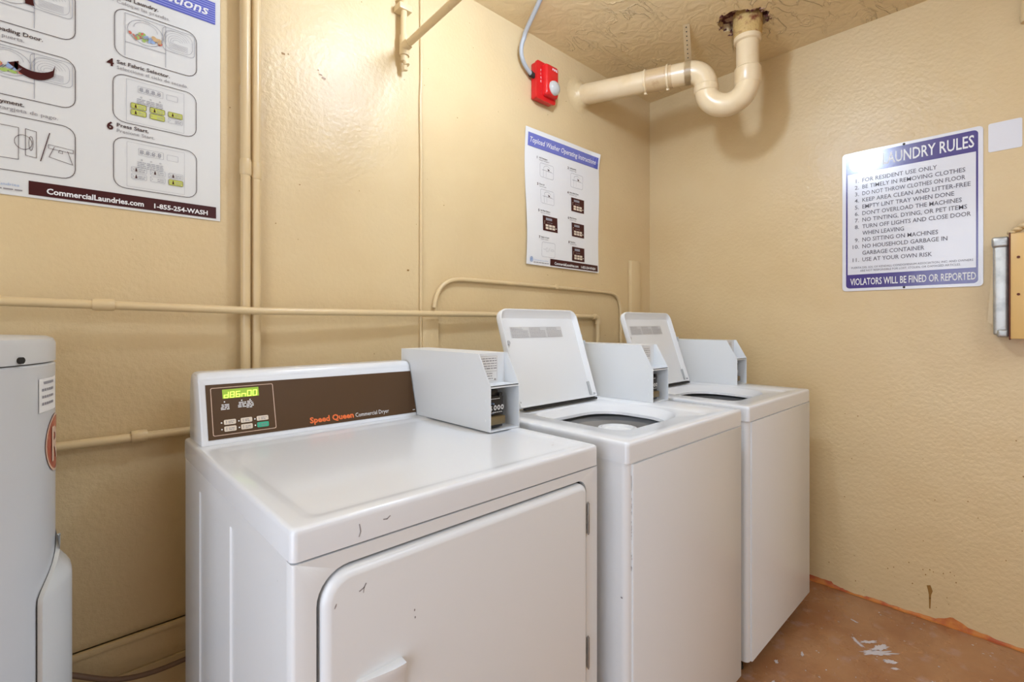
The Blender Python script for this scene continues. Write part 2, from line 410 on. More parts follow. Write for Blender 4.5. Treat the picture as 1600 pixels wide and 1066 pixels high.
# white splatters on the floor
def PF(u, v, off): return (u, v, off)
bm = B(); rnd = random.Random(9)
def blob(cx, cy, L, W, ang, n=18, s=0):
    pts = []; n = n if n < 10 else 44
    for k in range(n):
        a = 2 * math.pi * k / n; j = 1 + .55 * noise.noise(Vector((math.cos(a) * 2.3, math.sin(a) * 2.3, s)))* 1.3 + rnd.uniform(-.22, .22)
        x, y = L * math.cos(a) * j, W * math.sin(a) * j; c, q = math.cos(ang), math.sin(ang)
        pts.append((cx + x * c - y * q, cy + x * q + y * c))
    p_poly(bm, PF, pts, 0.0009)
for (cx, cy, L, W, a, s) in ((2.035, -1.165, .055, .013, 2.35, 1), (2.085, -1.13, .03, .008, 2.4, 2), (2.075, -1.165, .04, .012, 2.7, 3), (2.01, -1.205, .022, .010, 2.2, 4), (2.055, -1.10, .03, .006, .8, 5), (1.98, -1.225, .012, .006, 2.2, 6), (1.95, -1.30, .01, .005, .3, 7), (1.83, -.98, .012, .005, .3, 8), (2.2, -1.06, .014, .004, 1.2, 9), (1.72, -.93, .010, .006, .5, 10), (1.60, -.96, .016, .006, .2, 12)):
    blob(cx, cy, L, W, a, 18, s)
for k in range(60):
    blob(rnd.uniform(1.6, 2.38), rnd.uniform(-1.5, -.95), rnd.uniform(.0012, .005), rnd.uniform(.001, .003), rnd.uniform(0, 3), 7, k)
finish('paint_splatter', bm, M_floorw, flo, smooth=False)['kind'] = 'stuff'

# ------------------------------------------------------------------ pipes on the back wall
def coupling(bm, p, axis, r, L):
    a = Vector(axis).normalized(); p = Vector(p)
    tube(bm, [p - a * L / 2, p - a * L * .35, p + a * L * .35, p + a * L / 2], r, 18, radii=[r * .9, r, r, r * .9])
def riser(x, y, r, label, zc):
    t = thing('riser_pipe', label, 'pipe', (x, y, 0.95), 'vertical risers between the two panels')
    bm = B(); tube(bm, [(x, y, 0.0 + .002), (x, y, HC - .001)], r, 18); finish('pipe', bm, M_pipepaint, t)
    bm = B(); coupling(bm, (x, y, zc), (0, 0, 1), r * 1.22, .045); finish('coupling', bm, M_pipepaint, t)
    for za in (zc + .25, .45):
        bm = B(); box(bm, x - .007, x + .007, y, -0.0005, za, za + .02, .001); finish('clip', bm, M_pipepaint, t)
riser(0.262, -0.028, 0.0125, 'left one of the two painted vertical risers by the big poster, dark gap beside it', 1.632)
riser(0.291, -0.020, 0.0125, 'right one of the two painted vertical risers, further from the big poster', 1.628)

t = thing('horizontal_pipe', 'long cream painted water pipe running along back wall above the machines', 'pipe', (0.5, -0.02, 1.235))
bm = B(); z = 1.2345
tube(bm, [(XL + .002, -.055, 1.252), (-0.6, -.055, 1.247), (-.2, -.055, 1.240), (0.3, -.055, 1.228), (0.8, -.04, 1.229), (1.24, -.03, 1.230), (1.86, -.02, 1.228)], 0.0105, 16)
finish('pipe', bm, M_pipepaint, t)
bm = B(); coupling(bm, (-.045, -.055, 1.2365), (1, 0, -.01), 0.0145, .04); finish('coupling', bm, M_pipepaint, t)
bm = B(); tube(bm, [(1.855, -.02, 1.228), (1.88, -.02, 1.228), (1.893, -.02, 1.222), (1.899, -.02, 1.208), (1.899, -.02, 1.19)], .0145, 16); finish('elbow', bm, M_pipepaint, t)
bm = B(); tube(bm, [(1.899, -.02, 1.2), (1.899, -.02, .35)], .0105, 16); finish('drop_pipe', bm, M_pipepaint, t)

t = thing('lower_pipe', 'cream painted pipe between grey water heater and dryer at waist height', 'pipe', (0.0, -0.018, 0.913))
bm = B(); tube(bm, [(XL + .002, -.018, .916), (.45, -.018, .909)], 0.011, 16); finish('pipe', bm, M_pipepaint, t)
bm = B(); coupling(bm, (.025, -.018, .9125), (1, 0, 0), .0155, .032); finish('coupling', bm, M_pipepaint, t)

t = thing('arched_conduit', 'thin painted conduit arching over the coin boxes on back wall', 'pipe', (1.4, -0.008, 1.3))
bm = B(); pts = bez((0.905, -.0098, 1.252), (0.915, -.0098, 1.33), (0.955, -.0098, 1.366), (1.04, -.0098, 1.366), 10) + bez((1.10, -.0098, 1.366), (1.5, -.0098, 1.366), (1.8, -.0098, 1.362), (1.98, -.0098, 1.358), 6) + bez((2.03, -.0098, 1.356), (2.10, -.0098, 1.35), (2.118, -.0098, 1.30), (2.12, -.0098, 1.24), 10) + [(2.12, -.0098, .45)]
tube(bm, pts, 0.0085, 12); finish('conduit', bm, M_pipepaint, t)
bm = B(); box(bm, 1.58, 1.60, -.018, -.0005, 1.355, 1.377, .002); finish('strap', bm, M_pipepaint, t)

bm = B(); box(bm, 2.205, 2.30, -.022, -.0005, .45, 1.545, .004); tag(finish('raceway', bm, M_wall), 'painted boxed raceway on back wall nearest the room corner', 'raceway')
bm = B(); box(bm, 0.855, 0.925, -.012, -.0005, .45, 1.215, .003); tag(finish('raceway', bm, M_wall), 'painted boxed raceway rising behind the first coin box up to the water pipe', 'raceway')
bm = B(); tube(bm, [(.852, -.005, .45), (.850, -.005, 1.2), (.851, -.005, 1.8), (.848, -.005, 2.02), (.852, -.005, 2.1), (.850, -.005, HC - .001)], .0055, 10); tag(finish('thin_conduit', bm, M_pipepaint), 'thin painted vertical wire line left of the washer poster', 'conduit')

# gas drop with the pipe coming off it
t = thing('pipe_drop', 'painted vertical pipe stub high on wall with branch running toward the viewer', 'pipe', (.765, -.03, 2.1))
bm = B(); tube(bm, [(.765, -.030, 2.115), (.765, -.030, HC - .001)], .0115, 16); finish('pipe', bm, M_pipepaint, t)
bm = B(); tube(bm, [(.767, -.03, 2.205), (.767, -.03, 2.135)], .0175, 16, radii=[.0165, .0175]); tube(bm, [(.767, -.03, 2.165), (.77, -.06, 2.172)], .0170, 16); finish('tee_fitting', bm, M_pipepaint, t)
bm = B(); tube(bm, [(.767, -.03, 2.137), (.769, -.032, 2.12), (.771, -.034, 2.108), (.773, -.036, 2.102)], .011, 12); tube(bm, [(.768, -.03, 2.104), (.770, -.03, 2.085)], .009, 8); finish('plug', bm, M_pipepaint, t)
bm = B(); tube(bm, [(.768, -.04, 2.168), (.772, -1.3, 2.262)], .0125, 16); finish('branch_pipe', bm, M_pipepaint, t)
bm = B(); coupling(bm, (.7695, -.30, 2.187), (0, -1, .07), .0135, .004); finish('joint_ring', bm, M_pipepaint, t)
bm = B(); box(bm, .74, .79, -.046, -.0005, 2.29, 2.312, .003); finish('strap', bm, M_pipepaint, t)

# ------------------------------------------------------------------ drain trap
ux, uy = 0.360, -0.933
def S(s, z): return (1.775 + ux * s, uy * s, z)
def arc(sc_, zc, R, a0, a1, n=12): return [S(sc_ + R * math.cos(math.radians(a0 + (a1 - a0) * i / n)), zc + R * math.sin(math.radians(a0 + (a1 - a0) * i / n))) for i in range(n + 1)]
t = thing('drain_pipe', 'cream painted drain pipe with U trap hanging under the ceiling', 'drain pipe', S(.4, 2.33))
R_ = .0835; SR = .757; SL = SR - 2 * R_; rp = .0490
bm = B(); tube(bm, [S(-.0, 2.33), S(.325, 2.33)], rp, 32); finish('pipe', bm, M_pvc, t)
bm = B(); pts = [S(.44, 2.33), S(SL - R_ * .9, 2.33)] + arc(SL - R_ * .9, 2.33 - R_ * .9, R_ * .9, 90, 0) + [S(SL, 2.238)] + arc(SL + R_, 2.238, R_, 180, 360, 24) + [S(SR, 2.30)]
tube(bm, pts, rp, 32); finish('trap', bm, M_pvc, t)
bm = B(); tube(bm, [S(SR, 2.29), S(SR, 2.425)], rp * .93, 32); finish('riser', bm, M_pvc, t)
bm = B()
tube(bm, [S(SL, 2.222), S(SL, 2.226), S(SL, 2.252), S(SL, 2.256)], rp, 32, radii=[rp, rp * 1.07, rp * 1.07, rp])
tube(bm, [S(SR, 2.228), S(SR, 2.236), S(SR, 2.292), S(SR, 2.300)], rp, 32, radii=[rp, rp * 1.09, rp * 1.09, rp * .95]); finish('hub', bm, M_pvc, t)
bm = B(); tube(bm, [S(.320, 2.33), S(.445, 2.33)], rp * 1.04, 32); finish('rubber_coupling', bm, M_coup, t)
for s_ in (.325, .425):
    bm = B(); tube(bm, [S(s_ - .006, 2.33), S(s_ - .004, 2.33), S(s_ + .004, 2.33), S(s_ + .006, 2.33)], rp, 32, radii=[rp * 1.03, rp * 1.11, rp * 1.11, rp * 1.03])
    c = S(s_, 2.33); box(bm, c[0] - .006, c[0] + .006, c[1] - .006, c[1] + .006, 2.33 - rp * 1.25, 2.33 - rp * 1.02, .002)
    finish('clamp_band', bm, M_pvc, t)
bm = B(); tube(bm, [S(SR, 2.405), S(SR, 2.41), S(SR, 2.428), S(SR, 2.432)], rp, 32, radii=[rp * .98, rp * 1.12, rp * 1.12, rp * 1.05]); finish('collar', bm, M_coup if False else M_pvc, t)
bm = B(); tube(bm, [S(SR, 2.428), S(SR, 2.45), S(SR, 2.475), S(SR, HC + .033)], rp, 32, radii=[rp * 1.12, rp * 1.15, rp * 1.18, rp * 1.18]); finish('rusty_hub', bm, M_rust, t)['label'] = 'rusty flaking cast iron hub at the ceiling'
# plaster flare where it enters the wall
bm = B(); rings = []
for k, (s_, r_) in enumerate(((0.0007, .085), (.004, .070), (.014, .058), (.034, .0505))):
    rings.append([(1.775 + ux * s_ + r_ * math.cos(a) * (1.12 if k < 2 else 1.04), -max(s_ * .933, .0006), 2.33 + r_ * math.sin(a)) for a in [2 * math.pi * i / 36 for i in range(36)]])
loft(bm, rings); finish('plaster_collar', bm, M_wall, t)
# perforated hanger strap
bm = B()
def strap_pt(s, z, w): return (1.775 + ux * s - uy * 0 + 0, uy * s, z)
hs = .515; c0 = Vector(S(hs, 2.33)); ax = Vector((ux, uy, 0)); sd = Vector((-uy, ux, 0))
pts = [c0 + Vector((0, 0, HC - 2.33 - .0008)) - sd * .095, c0 + sd * .012 + Vector((0, 0, rp + .012)) - ax * .002]
for i in range(25):
    a = math.radians(90 - 360 * i / 24); pts.append(c0 + (sd * math.cos(a) + Vector((0, 0, 1)) * math.sin(a)) * (rp + .0025))
V = []
for p in pts: V.append((bm.verts.new(p - ax * .014), bm.verts.new(p + ax * .014)))
for a, b in zip(V, V[1:]): bm.faces.new((a[0], a[1], b[1], b[0]))
r_ = bmesh.ops.solidify(bm, geom=bm.faces[:], thickness=.0015)
hs_ = finish('hanger_strap', bm, M_pipepaint, t)
bm = B()
for i in range(8):
    p = pts[0].lerp(pts[1], (i + .7) / 8.4)
    bm2 = bmesh.new(); bmesh.ops.create_circle(bm2, cap_ends=True, segments=8, radius=.0028)
    rot = Matrix((ax, Vector((0, 0, 1)), ax.cross(Vector((0, 0, 1))))).transposed().to_4x4(); bmesh.ops.transform(bm2, matrix=Matrix.Translation(p + sd * -.0022) @ rot, verts=bm2.verts)
    merge(bm, bm2)
finish('perforation', bm, M_dark, hs_, smooth=False)['kind'] = 'stuff'

# ------------------------------------------------------------------ fire strobe
t = thing('fire_alarm_strobe', 'red wall mounted fire alarm horn with clear strobe lens', 'fire alarm', (1.485, 0, 2.28))
bm = B(); box(bm, 1.428, 1.545, -.034, -.0008, 2.200, 2.362, .008, 3); finish('back_box', bm, M_red, t)
bm = B(); prism(bm, rrect(1.424, 1.549, 2.196, 2.366, .012, 4), lambda u, v, d: (u, d, v), -.033, -.042); finish('mounting_plate', bm, M_red, t)
bm = B(); rings = []
for ins, d in ((0, -.041), (0, -.058), (.005, -.066), (.010, -.068)):
    rings.append([(u, d, v) for u, v in rrect(1.462 + ins, 1.546 - ins, 2.216 + ins, 2.358 - ins, .012, 4)])
loft(bm, rings, False, True); finish('horn_housing', bm, M_red, t)
bm = B(); tt = bmesh.new(); bmesh.ops.create_uvsphere(tt, u_segments=20, v_segments=12, radius=.031)
for v in tt.verts: v.co = Vector((1.512 + v.co.x * 1.08, -.066 + v.co.y * .75, 2.256 + v.co.z * 1.06))
merge(bm, tt); finish('strobe_lens', bm, M_lens, t)
def PB(off0): return lambda u, v, off: (u, -off0 - off, v)
bm = B(); p_text(bm, PB(.0685), 'FIRE', 1.500, 2.333, 0, width=.034, cap=.010, bold=.02)
def PS(u, v, off): return (1.461 - off + .0, -.042 - .0009 - u, v)
for i, ch in enumerate('FIRE'): p_text(bm, PB(.0428), ch, 1.449, 2.322 - i * .0165, 0, cap=.009, bold=.01)
finish('lettering', bm, M_wprint, t, smooth=False)
bm = B(); tube(bm, [(1.41, -.022, 2.302), (1.43, -.022, 2.299)], .0115, 14); tube(bm, [(1.405, -.022, 2.302), (1.413, -.022, 2.302)], .0135, 6); finish('connector', bm, M_dark, t)
t = thing('flexible_conduit', 'grey flexible cable curving from the ceiling to the red alarm', 'conduit', (1.38, -.03, 2.4))
bm = B(); tube(bm, bez((1.408, -.022, 2.303), (1.35, -.025, 2.325), (1.322, -.03, 2.37), (1.338, -.05, 2.42), 14) + bez((1.334, -.06, 2.435), (1.325, -.09, 2.455), (1.305, -.15, 2.475), (1.280, -.21, HC - .001), 8), .0095, 14); finish('conduit', bm, M_conduit, t)

# ------------------------------------------------------------------ posters on the back wall
def sheet_geo(bm, P, W, H, n=24):
    G = [[[bm.verts.new(P(W * i / n, H * j / n, o)) for i in range(n + 1)] for j in range(n + 1)] for o in (0, -.0006)]
    for g in G:
        for j in range(n):
            for i in range(n): bm.faces.new((g[j][i], g[j][i + 1], g[j + 1][i + 1], g[j + 1][i]))
    def rim(g): return g[0][:-1] + [r[-1] for r in g[:-1]] + g[-1][:0:-1] + [r[0] for r in g[:0:-1]]
    a, b = rim(G[0]), rim(G[1])
    for k in range(len(a)): bm.faces.new((a[k], a[(k + 1) % len(a)], b[(k + 1) % len(b)], b[k]))
def poster(name, label, X0, Z0, W, H, paper, bend, big):
    t = thing(name, label, 'poster', (X0 + W / 2, 0, Z0))
    def P(u, v, off):
        return (X0 + u + (bend(u / W, v / H)[1] if bend else 0), -(0.0025 + (bend(u / W, v / H)[0] if bend else 0)) - off, Z0 + v + (bend(u / W, v / H)[2] if bend else 0))
    bm = B(); sheet_geo(bm, P, W, H); finish('sheet', bm, paper, t)
    o1, o2, o3 = .0012, .0018, .0024
    bt, bb = H - .022, H - .082                      # header band
    bm = B(); p_rect(bm, P, .016, W - .012, bb, bt, o1, 30, 2); finish('header_band', bm, M_blueband, t, smooth=False)
    bm = B()
    for k in range(9):
        v = bb + .004 + k * .0062; p_rect(bm, P, .016, W - .012, v, v + .0022, o1 + .0003, 30, 1)
    finish('header_stripe', bm, M_bluestripe, t, smooth=False)
    bm = B(); p_text(bm, P, 'Dryer Operating Instructions' if big else 'Topload Washer Operating Instructions', .028 if not big else .03, bb + .019, o3, width=W - .058, cap=.026 if big else .0235, bold=.012, italic=.25); finish('heading', bm, M_wprint, t, smooth=False)
    bl = .155
    bm = B(); p_rect(bm, P, bl, W - .010, .006, .037, o1, 20, 2); finish('footer_band', bm, M_maroon, t, smooth=False)
    bm = B(); p_text(bm, P, 'CommercialLaundries.com', bl + .029, .0125, o3, width=.177, cap=.0125, bold=.03); p_text(bm, P, '1-855-254-WASH', bl + .227, .0125, o3, width=.118, cap=.0115, bold=.03); finish('footer_lettering', bm, M_wprint, t, smooth=False)
    bm = B(); p_text(bm, P, 'Commercial Laundries', .045, .020, o2, width=.095, cap=.006); p_ring(bm, P, ell(.030, .024, .010, .012)[:-1], ell(.030, .024, .007, .009)[:-1], o2); p_poly(bm, P, ell(.030, .024, .005, .006)[:-1], o2); finish('publisher_mark', bm, M_clothb, t, smooth=False)
    bm = B(); p_lines(bm, P, .045, .145, .011, .004, o2, 5); finish('small_print', bm, M_ltprint, t, smooth=False)
    # steps
    if big:
        steps = [('1', 'Open Loading Door.', 'Abra la puerta.'), ('2', 'Load Laundry.', 'Coloque las prendas.'), ('3', 'Close Loading Door.', 'Cierre la puerta.'), ('4', 'Set Fabric Selector.', 'Seleccione el ciclo de secado.'), ('5', 'Make Payment.', 'Deslice targjeta de pago.'), ('6', 'Press Start.', 'Presione Start.')]
        boxes = [(.060, .233, .375, .495), (.303, .475, .375, .495), (.060, .233, .217, .333), (.300, .474, .214, .333), (.060, .233, .053, .176), (.301, .475, .052, .178)]
        cap, fr = .0088, M_darkprint
    else:
        steps = [('1', 'Add Detergent', 'Agregue detergente'), ('2', 'Load Laundry', 'Cargue la ropa'), ('3', 'Close Lid', 'Cierre la tapa'), ('4', 'Select Fabric Cycle', 'Seleccione ciclo'), ('5', 'Set Wash Options', 'Opciones de lavado'), ('6', 'Make Payment', 'Deposite pago'), ('7', 'Swipe or Insert', 'Deslice tarjeta'), ('8', 'Press Start', 'Presione Start')]
        boxes = [(.095, .186, .408, .472), (.307, .398, .402, .470), (.095, .186, .288, .352), (.312, .410, .286, .352), (.103, .205, .163, .232), (.312, .410, .163, .230), (.095, .186, .042, .110), (.312, .410, .044, .112)]
        cap, fr = .0062, M_lineprint
    b_num, b_en, b_es, b_fr, b_ln, b_dk, b_yk, b_mz, b_txt = [B() for _ in range(9)]
    clothes = {M_clothr: B(), M_clothg: B(), M_clothb: B(), M_clotht: B()}
    for (num, en, es), (u0, u1, v0, v1) in zip(steps, boxes):
        nu = .289 if u0 > .25 else .046
        if not big: nu = (.285 if u0 > .25 else .075)
        tx = nu + (.019 if big else .014)
        wd_en = {'Set Fabric Selector.': .107, 'Close Loading Door.': .113, 'Press Start.': .063, 'Deslice targjeta de pago.': .13, 'Load Laundry.': .083, 'Make Payment.': .083}.get(en)
        wd_es = {'Seleccione el ciclo de secado.': .147, 'Deslice targjeta de pago.': .138, 'Presione Start.': .075, 'Coloque las prendas.': .107, 'Cierre la puerta.': .083}.get(es)
        top = v1 + (.0245 if big else .020)
        p_text(b_num, P, num, nu, top - (.012 if big else .006), o2, cap=.018 if big else .011, bold=.03)
        p_text(b_en, P, en, tx, top - cap * .2, o2, width=wd_en, cap=cap, bold=.018); p_text(b_es, P, es, tx, top - cap * 1.75, o2, width=wd_es, cap=cap * .95)
        i = int(num)
        w_, h_ = u1 - u0, v1 - v0
        U = lambda a: u0 + a * w_
        Vv = lambda a: v0 + a * h_
        if big or i in (1, 2, 3, 7): p_rr_line(b_fr, P, u0, u1, v0, v1, .024 if big else .009, .0014 if big else .0010, o2)
        if big and i in (2, 3, 1):
            # machine with open door
            p_stroke(b_ln, P, [(U(.12), Vv(.05)), (U(.12), Vv(.93)), (U(.60), Vv(.93)), (U(.60), Vv(.05))], .001, o2)
            p_stroke(b_ln, P, [(U(.12), Vv(.34)), (U(.60), Vv(.34))], .0012, o2)
            p_rr_line(b_ln, P, U(.56), U(.97), Vv(.42), Vv(.93), .010, .001, o2 + .0002)
            p_rr_line(b_ln, P, U(.59), U(.94), Vv(.46), Vv(.89), .016, .0007, o2)
            for q in range(5): p_stroke(b_ln, P, ell(U(.74), Vv(.66), w_ * (.05 + q * .03), h_ * (.05 + q * .045), 14, 20, 200), .0005, o2)
            for q in range(7): p_stroke(b_ln, P, [(U(.64), Vv(.50 + q * .02)), (U(.88), Vv(.50 + q * .02))], .0005, o2)
            p_stroke(b_ln, P, ell(U(.36), Vv(.64), w_ * .21, h_ * .25, 26), .0010, o2)
            p_stroke(b_ln, P, ell(U(.36), Vv(.70), w_ * .14, h_ * .15, 20, 0, 180), .0007, o2)
            if i in (2, 3):
                rr = random.Random(i)
                ms = list(clothes)
                for q in range(22):
                    a = rr.uniform(-.19, .19); m_ = ms[min(3, int((a + .19) / .38 * 4 + rr.uniform(-.7, .7)) % 4)]
                    cu_, cv_ = U(.36 + a), Vv(.53 + rr.uniform(-.07, .08) * (1 - abs(a) * 3))
                    p_poly(clothes[m_], P, ell(cu_, cv_, w_ * rr.uniform(.02, .05), h_ * rr.uniform(.02, .05), 8, rot=rr.uniform(0, 3))[:-1], o2 + .0002 * q / 5)
                for q in range(12):
                    a = rr.uniform(-.17, .17); p_stroke(b_ln, P, [(U(.36 + a), Vv(.50)), (U(.36 + a + .03), Vv(.56))], .0009, o2 + .0014)
            if i == 3:   # black swing arrow
                A = ell(U(.60), Vv(.92), w_ * .26, h_ * .50, 12, 225, 315); Bq = ell(U(.60), Vv(.95), w_ * .25, h_ * .38, 12, 315, 225)
                p_poly(b_dk, P, A + [(U(.80), Vv(.80))] + Bq, o3 + .0006)
                p_poly(b_dk, P, [(U(.36), Vv(.62)), (U(.46), Vv(.70)), (U(.45), Vv(.52))], o3 + .0006)
            if i == 1:
                p_poly(b_dk, P, [(U(.44), Vv(.90)), (U(.52), Vv(.90)), (U(.58), Vv(.70)), (U(.60), Vv(.46)), (U(.52), Vv(.46)), (U(.50), Vv(.70))], o3)
        elif big and i in (4, 6):
            p_rr_line(b_ln, P, U(.15), U(.84), Vv(.05), Vv(.93), .001, .0005, o2)
            p_rr_line(b_ln, P, U(.28), U(.58), Vv(.70), Vv(.84), .002, .0006, o2); p_rr_line(b_ln, P, U(.62), U(.76), Vv(.70), Vv(.82), .002, .0006, o2)
            p_text(b_ln, P, '8.8.8.8', U(.30), Vv(.73), o2, width=w_ * .25, cap=h_ * .085)
            for q, a in enumerate((.32, .43, .54)):
                p_stroke(b_ln, P, ell(U(a), Vv(.61), .0016, .0016, 8), .0006, o2)
                for r_ in range(4): p_lines(b_txt, P, U(a - .05), U(a + .05), Vv(.555 - .035 * r_), .0022, o2, q * 5 + r_)
            for cc, a in enumerate((.20, .42, .64)):
                for rw in (0, 1):
                    bad = (i == 4 and cc == 2 and rw == 1); yel = (i == 4 and not bad) or (i == 6 and cc == 2 and rw == 1)
                    uu, vv = U(a), Vv(.345 - .135 * rw)
                    if yel: p_poly(b_yk, P, rrect(uu, uu + w_ * .18, vv - .0005, vv + h_ * .115, .0025, 3), o2)
                    p_rr_line(b_dk if yel else b_txt, P, uu, uu + w_ * .18, vv, vv + h_ * .11, .0025, .0006, o2 + .0003, 3)
                    p_lines(b_txt, P, uu + w_ * .085, uu + w_ * .165, vv + h_ * .062, .002, o2 + .0004, cc); p_lines(b_txt, P, uu + w_ * .085, uu + w_ * .165, vv + h_ * .025, .002, o2 + .0004, cc + 9)
                    if not (cc == 1 and rw == 1) and not bad: p_poly(b_dk, P, [(uu + w_ * .045, vv + h_ * .02), (uu + w_ * .07, vv + h_ * .02), (uu + w_ * .06, vv + h_ * .09), (uu + w_ * .052, vv + h_ * .09)], o2 + .0005)
                    p_stroke(b_txt, P, [(uu + .001, vv + h_ * .09), (uu + .005, vv + h_ * .055), (uu + .001, vv + h_ * .02)], .0006, o2 + .0004)
        elif big and i == 5:
            p_rr_line(b_dk, P, U(.20), U(.46), Vv(.22), Vv(.80), .001, .0009, o2)
            p_stroke(b_dk, P, [(U(.52), Vv(.32)), (U(.52), Vv(.80)), (U(.62), Vv(.78)), (U(.62), Vv(.30))], .0009, o2, True)
            p_stroke(b_dk, P, ell(U(.50), Vv(.55), w_ * .08, h_ * .13, 20), .0009, o2); p_stroke(b_dk, P, ell(U(.57), Vv(.55), w_ * .02, h_ * .13, 12), .0008, o2)
            p_stroke(b_dk, P, [(U(.66), Vv(.26)), (U(.745), Vv(.80))], .0016, o2 + .0002)
            p_stroke(b_dk, P, [(U(.735), Vv(.52)), (U(.975), Vv(.50)), (U(.975), Vv(.56)), (U(.735), Vv(.59))], .0008, o2, True)
            p_stroke(b_dk, P, [(U(.79), Vv(.56)), (U(.74), Vv(.36)), (U(.97), Vv(.28)), (U(.92), Vv(.52))], .0009, o2)
            p_stroke(b_dk, P, [(U(.83), Vv(.47)), (U(.84), Vv(.52)), (U(.87), Vv(.51)), (U(.87), Vv(.46))], .0007, o2, True)
        elif not big and i in (4, 5, 6, 8):
            p_rect(b_mz, P, u0, u1, v0, v1, o2)
            p_rect(b_txt, P, U(.20), U(.62), Vv(.72), Vv(.88), o3)
            for a in (.24, .32, .40, .48): p_rect(b_ln, P, U(a), U(a + .05), Vv(.76), Vv(.84), o3 + .0004)
            for a in (.35, .47, .58): p_lines(b_ln, P, U(a - .05), U(a + .05), Vv(.55), .003, o3, int(a * 9))
            for a in (.17, .40, .62):
                for rw in (0, 1):
                    p_rect(b_yk if False else clothes[M_clotht] if False else b_es if False else b_num if False else b_key_ref[0] if False else clothes[M_clothg] if (i == 9) else b_keys, P, U(a), U(a + .19), Vv(.30 - .18 * rw), Vv(.30 - .18 * rw + .14), o3)
            p_rect(b_keys, P, U(.84), U(.93), Vv(.22), Vv(.27), o3); p_stroke(b_keys, P, [(U(.10), Vv(.45)), (U(.10), Vv(.65)), (U(.16), Vv(.65))], .001, o3)
        elif not big and i in (1, 2, 3):
            p_stroke(b_ln, P, [(U(.25), Vv(.05)), (U(.25), Vv(.55)), (U(.95), Vv(.48))], .0009, o2); p_stroke(b_ln, P, [(U(.45), Vv(.10)), (U(.45), Vv(.50))], .0007, o2)
            p_stroke(b_ln, P, ell(U(.50), Vv(.68), w_ * .22, h_ * .2, 14, 0, 200), .0010, o2)
            p_poly(b_dk, P, [(U(.55), Vv(.72)), (U(.72), Vv(.60)), (U(.60), Vv(.56))], o2 + .0003)
            p_lines(b_ln, P, U(.15), U(.85), Vv(.52), .002, o2, i)
        else:
            p_stroke(b_ln, P, ell(U(.38), Vv(.5), w_ * .07, h_ * .14, 12), .0008, o2); p_stroke(b_ln, P, [(U(.10), Vv(.52)), (U(.30), Vv(.50))], .0008, o2); p_stroke(b_ln, P, [(U(.5), Vv(.35)), (U(.6), Vv(.65))], .001, o2)
            p_stroke(b_ln, P, [(U(.66), Vv(.45)), (U(.92), Vv(.45)), (U(.86), Vv(.56)), (U(.68), Vv(.56))], .0008, o2, True)
    for nm, b_, m_ in (('step_number', b_num, M_maroon), ('instruction_text', b_en, M_darkprint), ('translation_text', b_es, M_ltprint), ('drawing_frame', b_fr, fr), ('line_drawing', b_ln, M_lineprint), ('dark_drawing', b_dk, M_maroon), ('yellow_keys', b_yk, M_yellowkey), ('panel_picture', b_mz, M_maroon), ('key_drawing', b_txt, M_lineprint)):
        if len(b_.verts): finish(nm, b_, m_, t, smooth=False)
        else: b_.free()
    for m_, b_ in clothes.items():
        if len(b_.verts): finish('clothes_picture', b_, m_, t, smooth=False)
        else: b_.free()
    if len(b_keys.verts): finish('picture_keys', b_keys, M_cream, t, smooth=False)
    return t
b_keys = B(); b_key_ref = [b_keys]
poster('dryer_poster', 'large dryer instruction poster on back wall above grey water heater', -.325, 1.4755, .530, .620, M_paper, None, True)
b_keys = B(); b_key_ref = [b_keys]
def bend2(a, b):
    y = .004 + .004 * math.sin(b * 5.5 + .6) * (1 - a) + .003 * math.sin(b * 7 + a * 3) * a
    if a > .9 and b > .88: k = (a - .9) / .1 * (b - .88) / .12; y += .022 * k; return (y, -.010 * k, -.010 * k)
    return (y, .004 * math.sin(b * 6.28) * (1 - a), -.004 * a * (1 - b))
poster('washer_poster', 'smaller curling washer instruction poster below the red alarm', 1.393, 1.459, .532, .614, M_paper_w, bend2, False)

# ------------------------------------------------------------------ rules sign and sticker
SY, SZ, SW, SH = 0.9695, 1.336, .454, .609
t = thing('laundry_rules_sign', 'white and purple laundry rules sign on the right wall', 'sign', (XR, -(SY + SW / 2), SZ))
def PG(u, v, off): return (XR - .004 - off, -(SY + u), SZ + v)
bm = B(); prism(bm, rrect(0, SW, 0, SH, .014, 5), lambda u, v, d: (XR - d, -(SY + u), SZ + v), .001, .004); finish('sign_board', bm, M_signw, t)
bm = B()
iw0, iw1 = .014, SW - .014
hb, fb = SH - .094, .072
outer = rrect(iw0, iw1, .012, SH - .012, .014, 5); 
p_poly(bm, PG, [p for p in rrect(iw0, iw1, hb, SH - .012, .014, 5, [.014, .014, .0005, .0005])], .0004)
p_poly(bm, PG, rrect(iw0, iw1, .012, fb, .014, 5, [.0005, .0005, .014, .014]), .0004)
p_rect(bm, PG, iw0, iw0 + .006, fb, hb, .0004); p_rect(bm, PG, iw1 - .006, iw1, fb, hb, .0004)
finish('purple_border', bm, M_signp, t, smooth=False)
bm = B(); p_text(bm, PG, 'LAUNDRY RULES', .146, hb + .019, .0010, width=.283, cap=.046, bold=.012)
p_text(bm, PG, 'VIOLATORS WILL BE FINED OR REPORTED', .030, .026, .0010, width=.404, cap=.029, bold=.012)
finish('white_lettering', bm, M_wprint, t, smooth=False)
bm = B(); p_poly(bm, PG, ell(.058, hb + .042, .033, .034, 28)[:-1], .0010); finish('round_emblem', bm, M_signw, t, smooth=False)  # plain white disc left of the heading
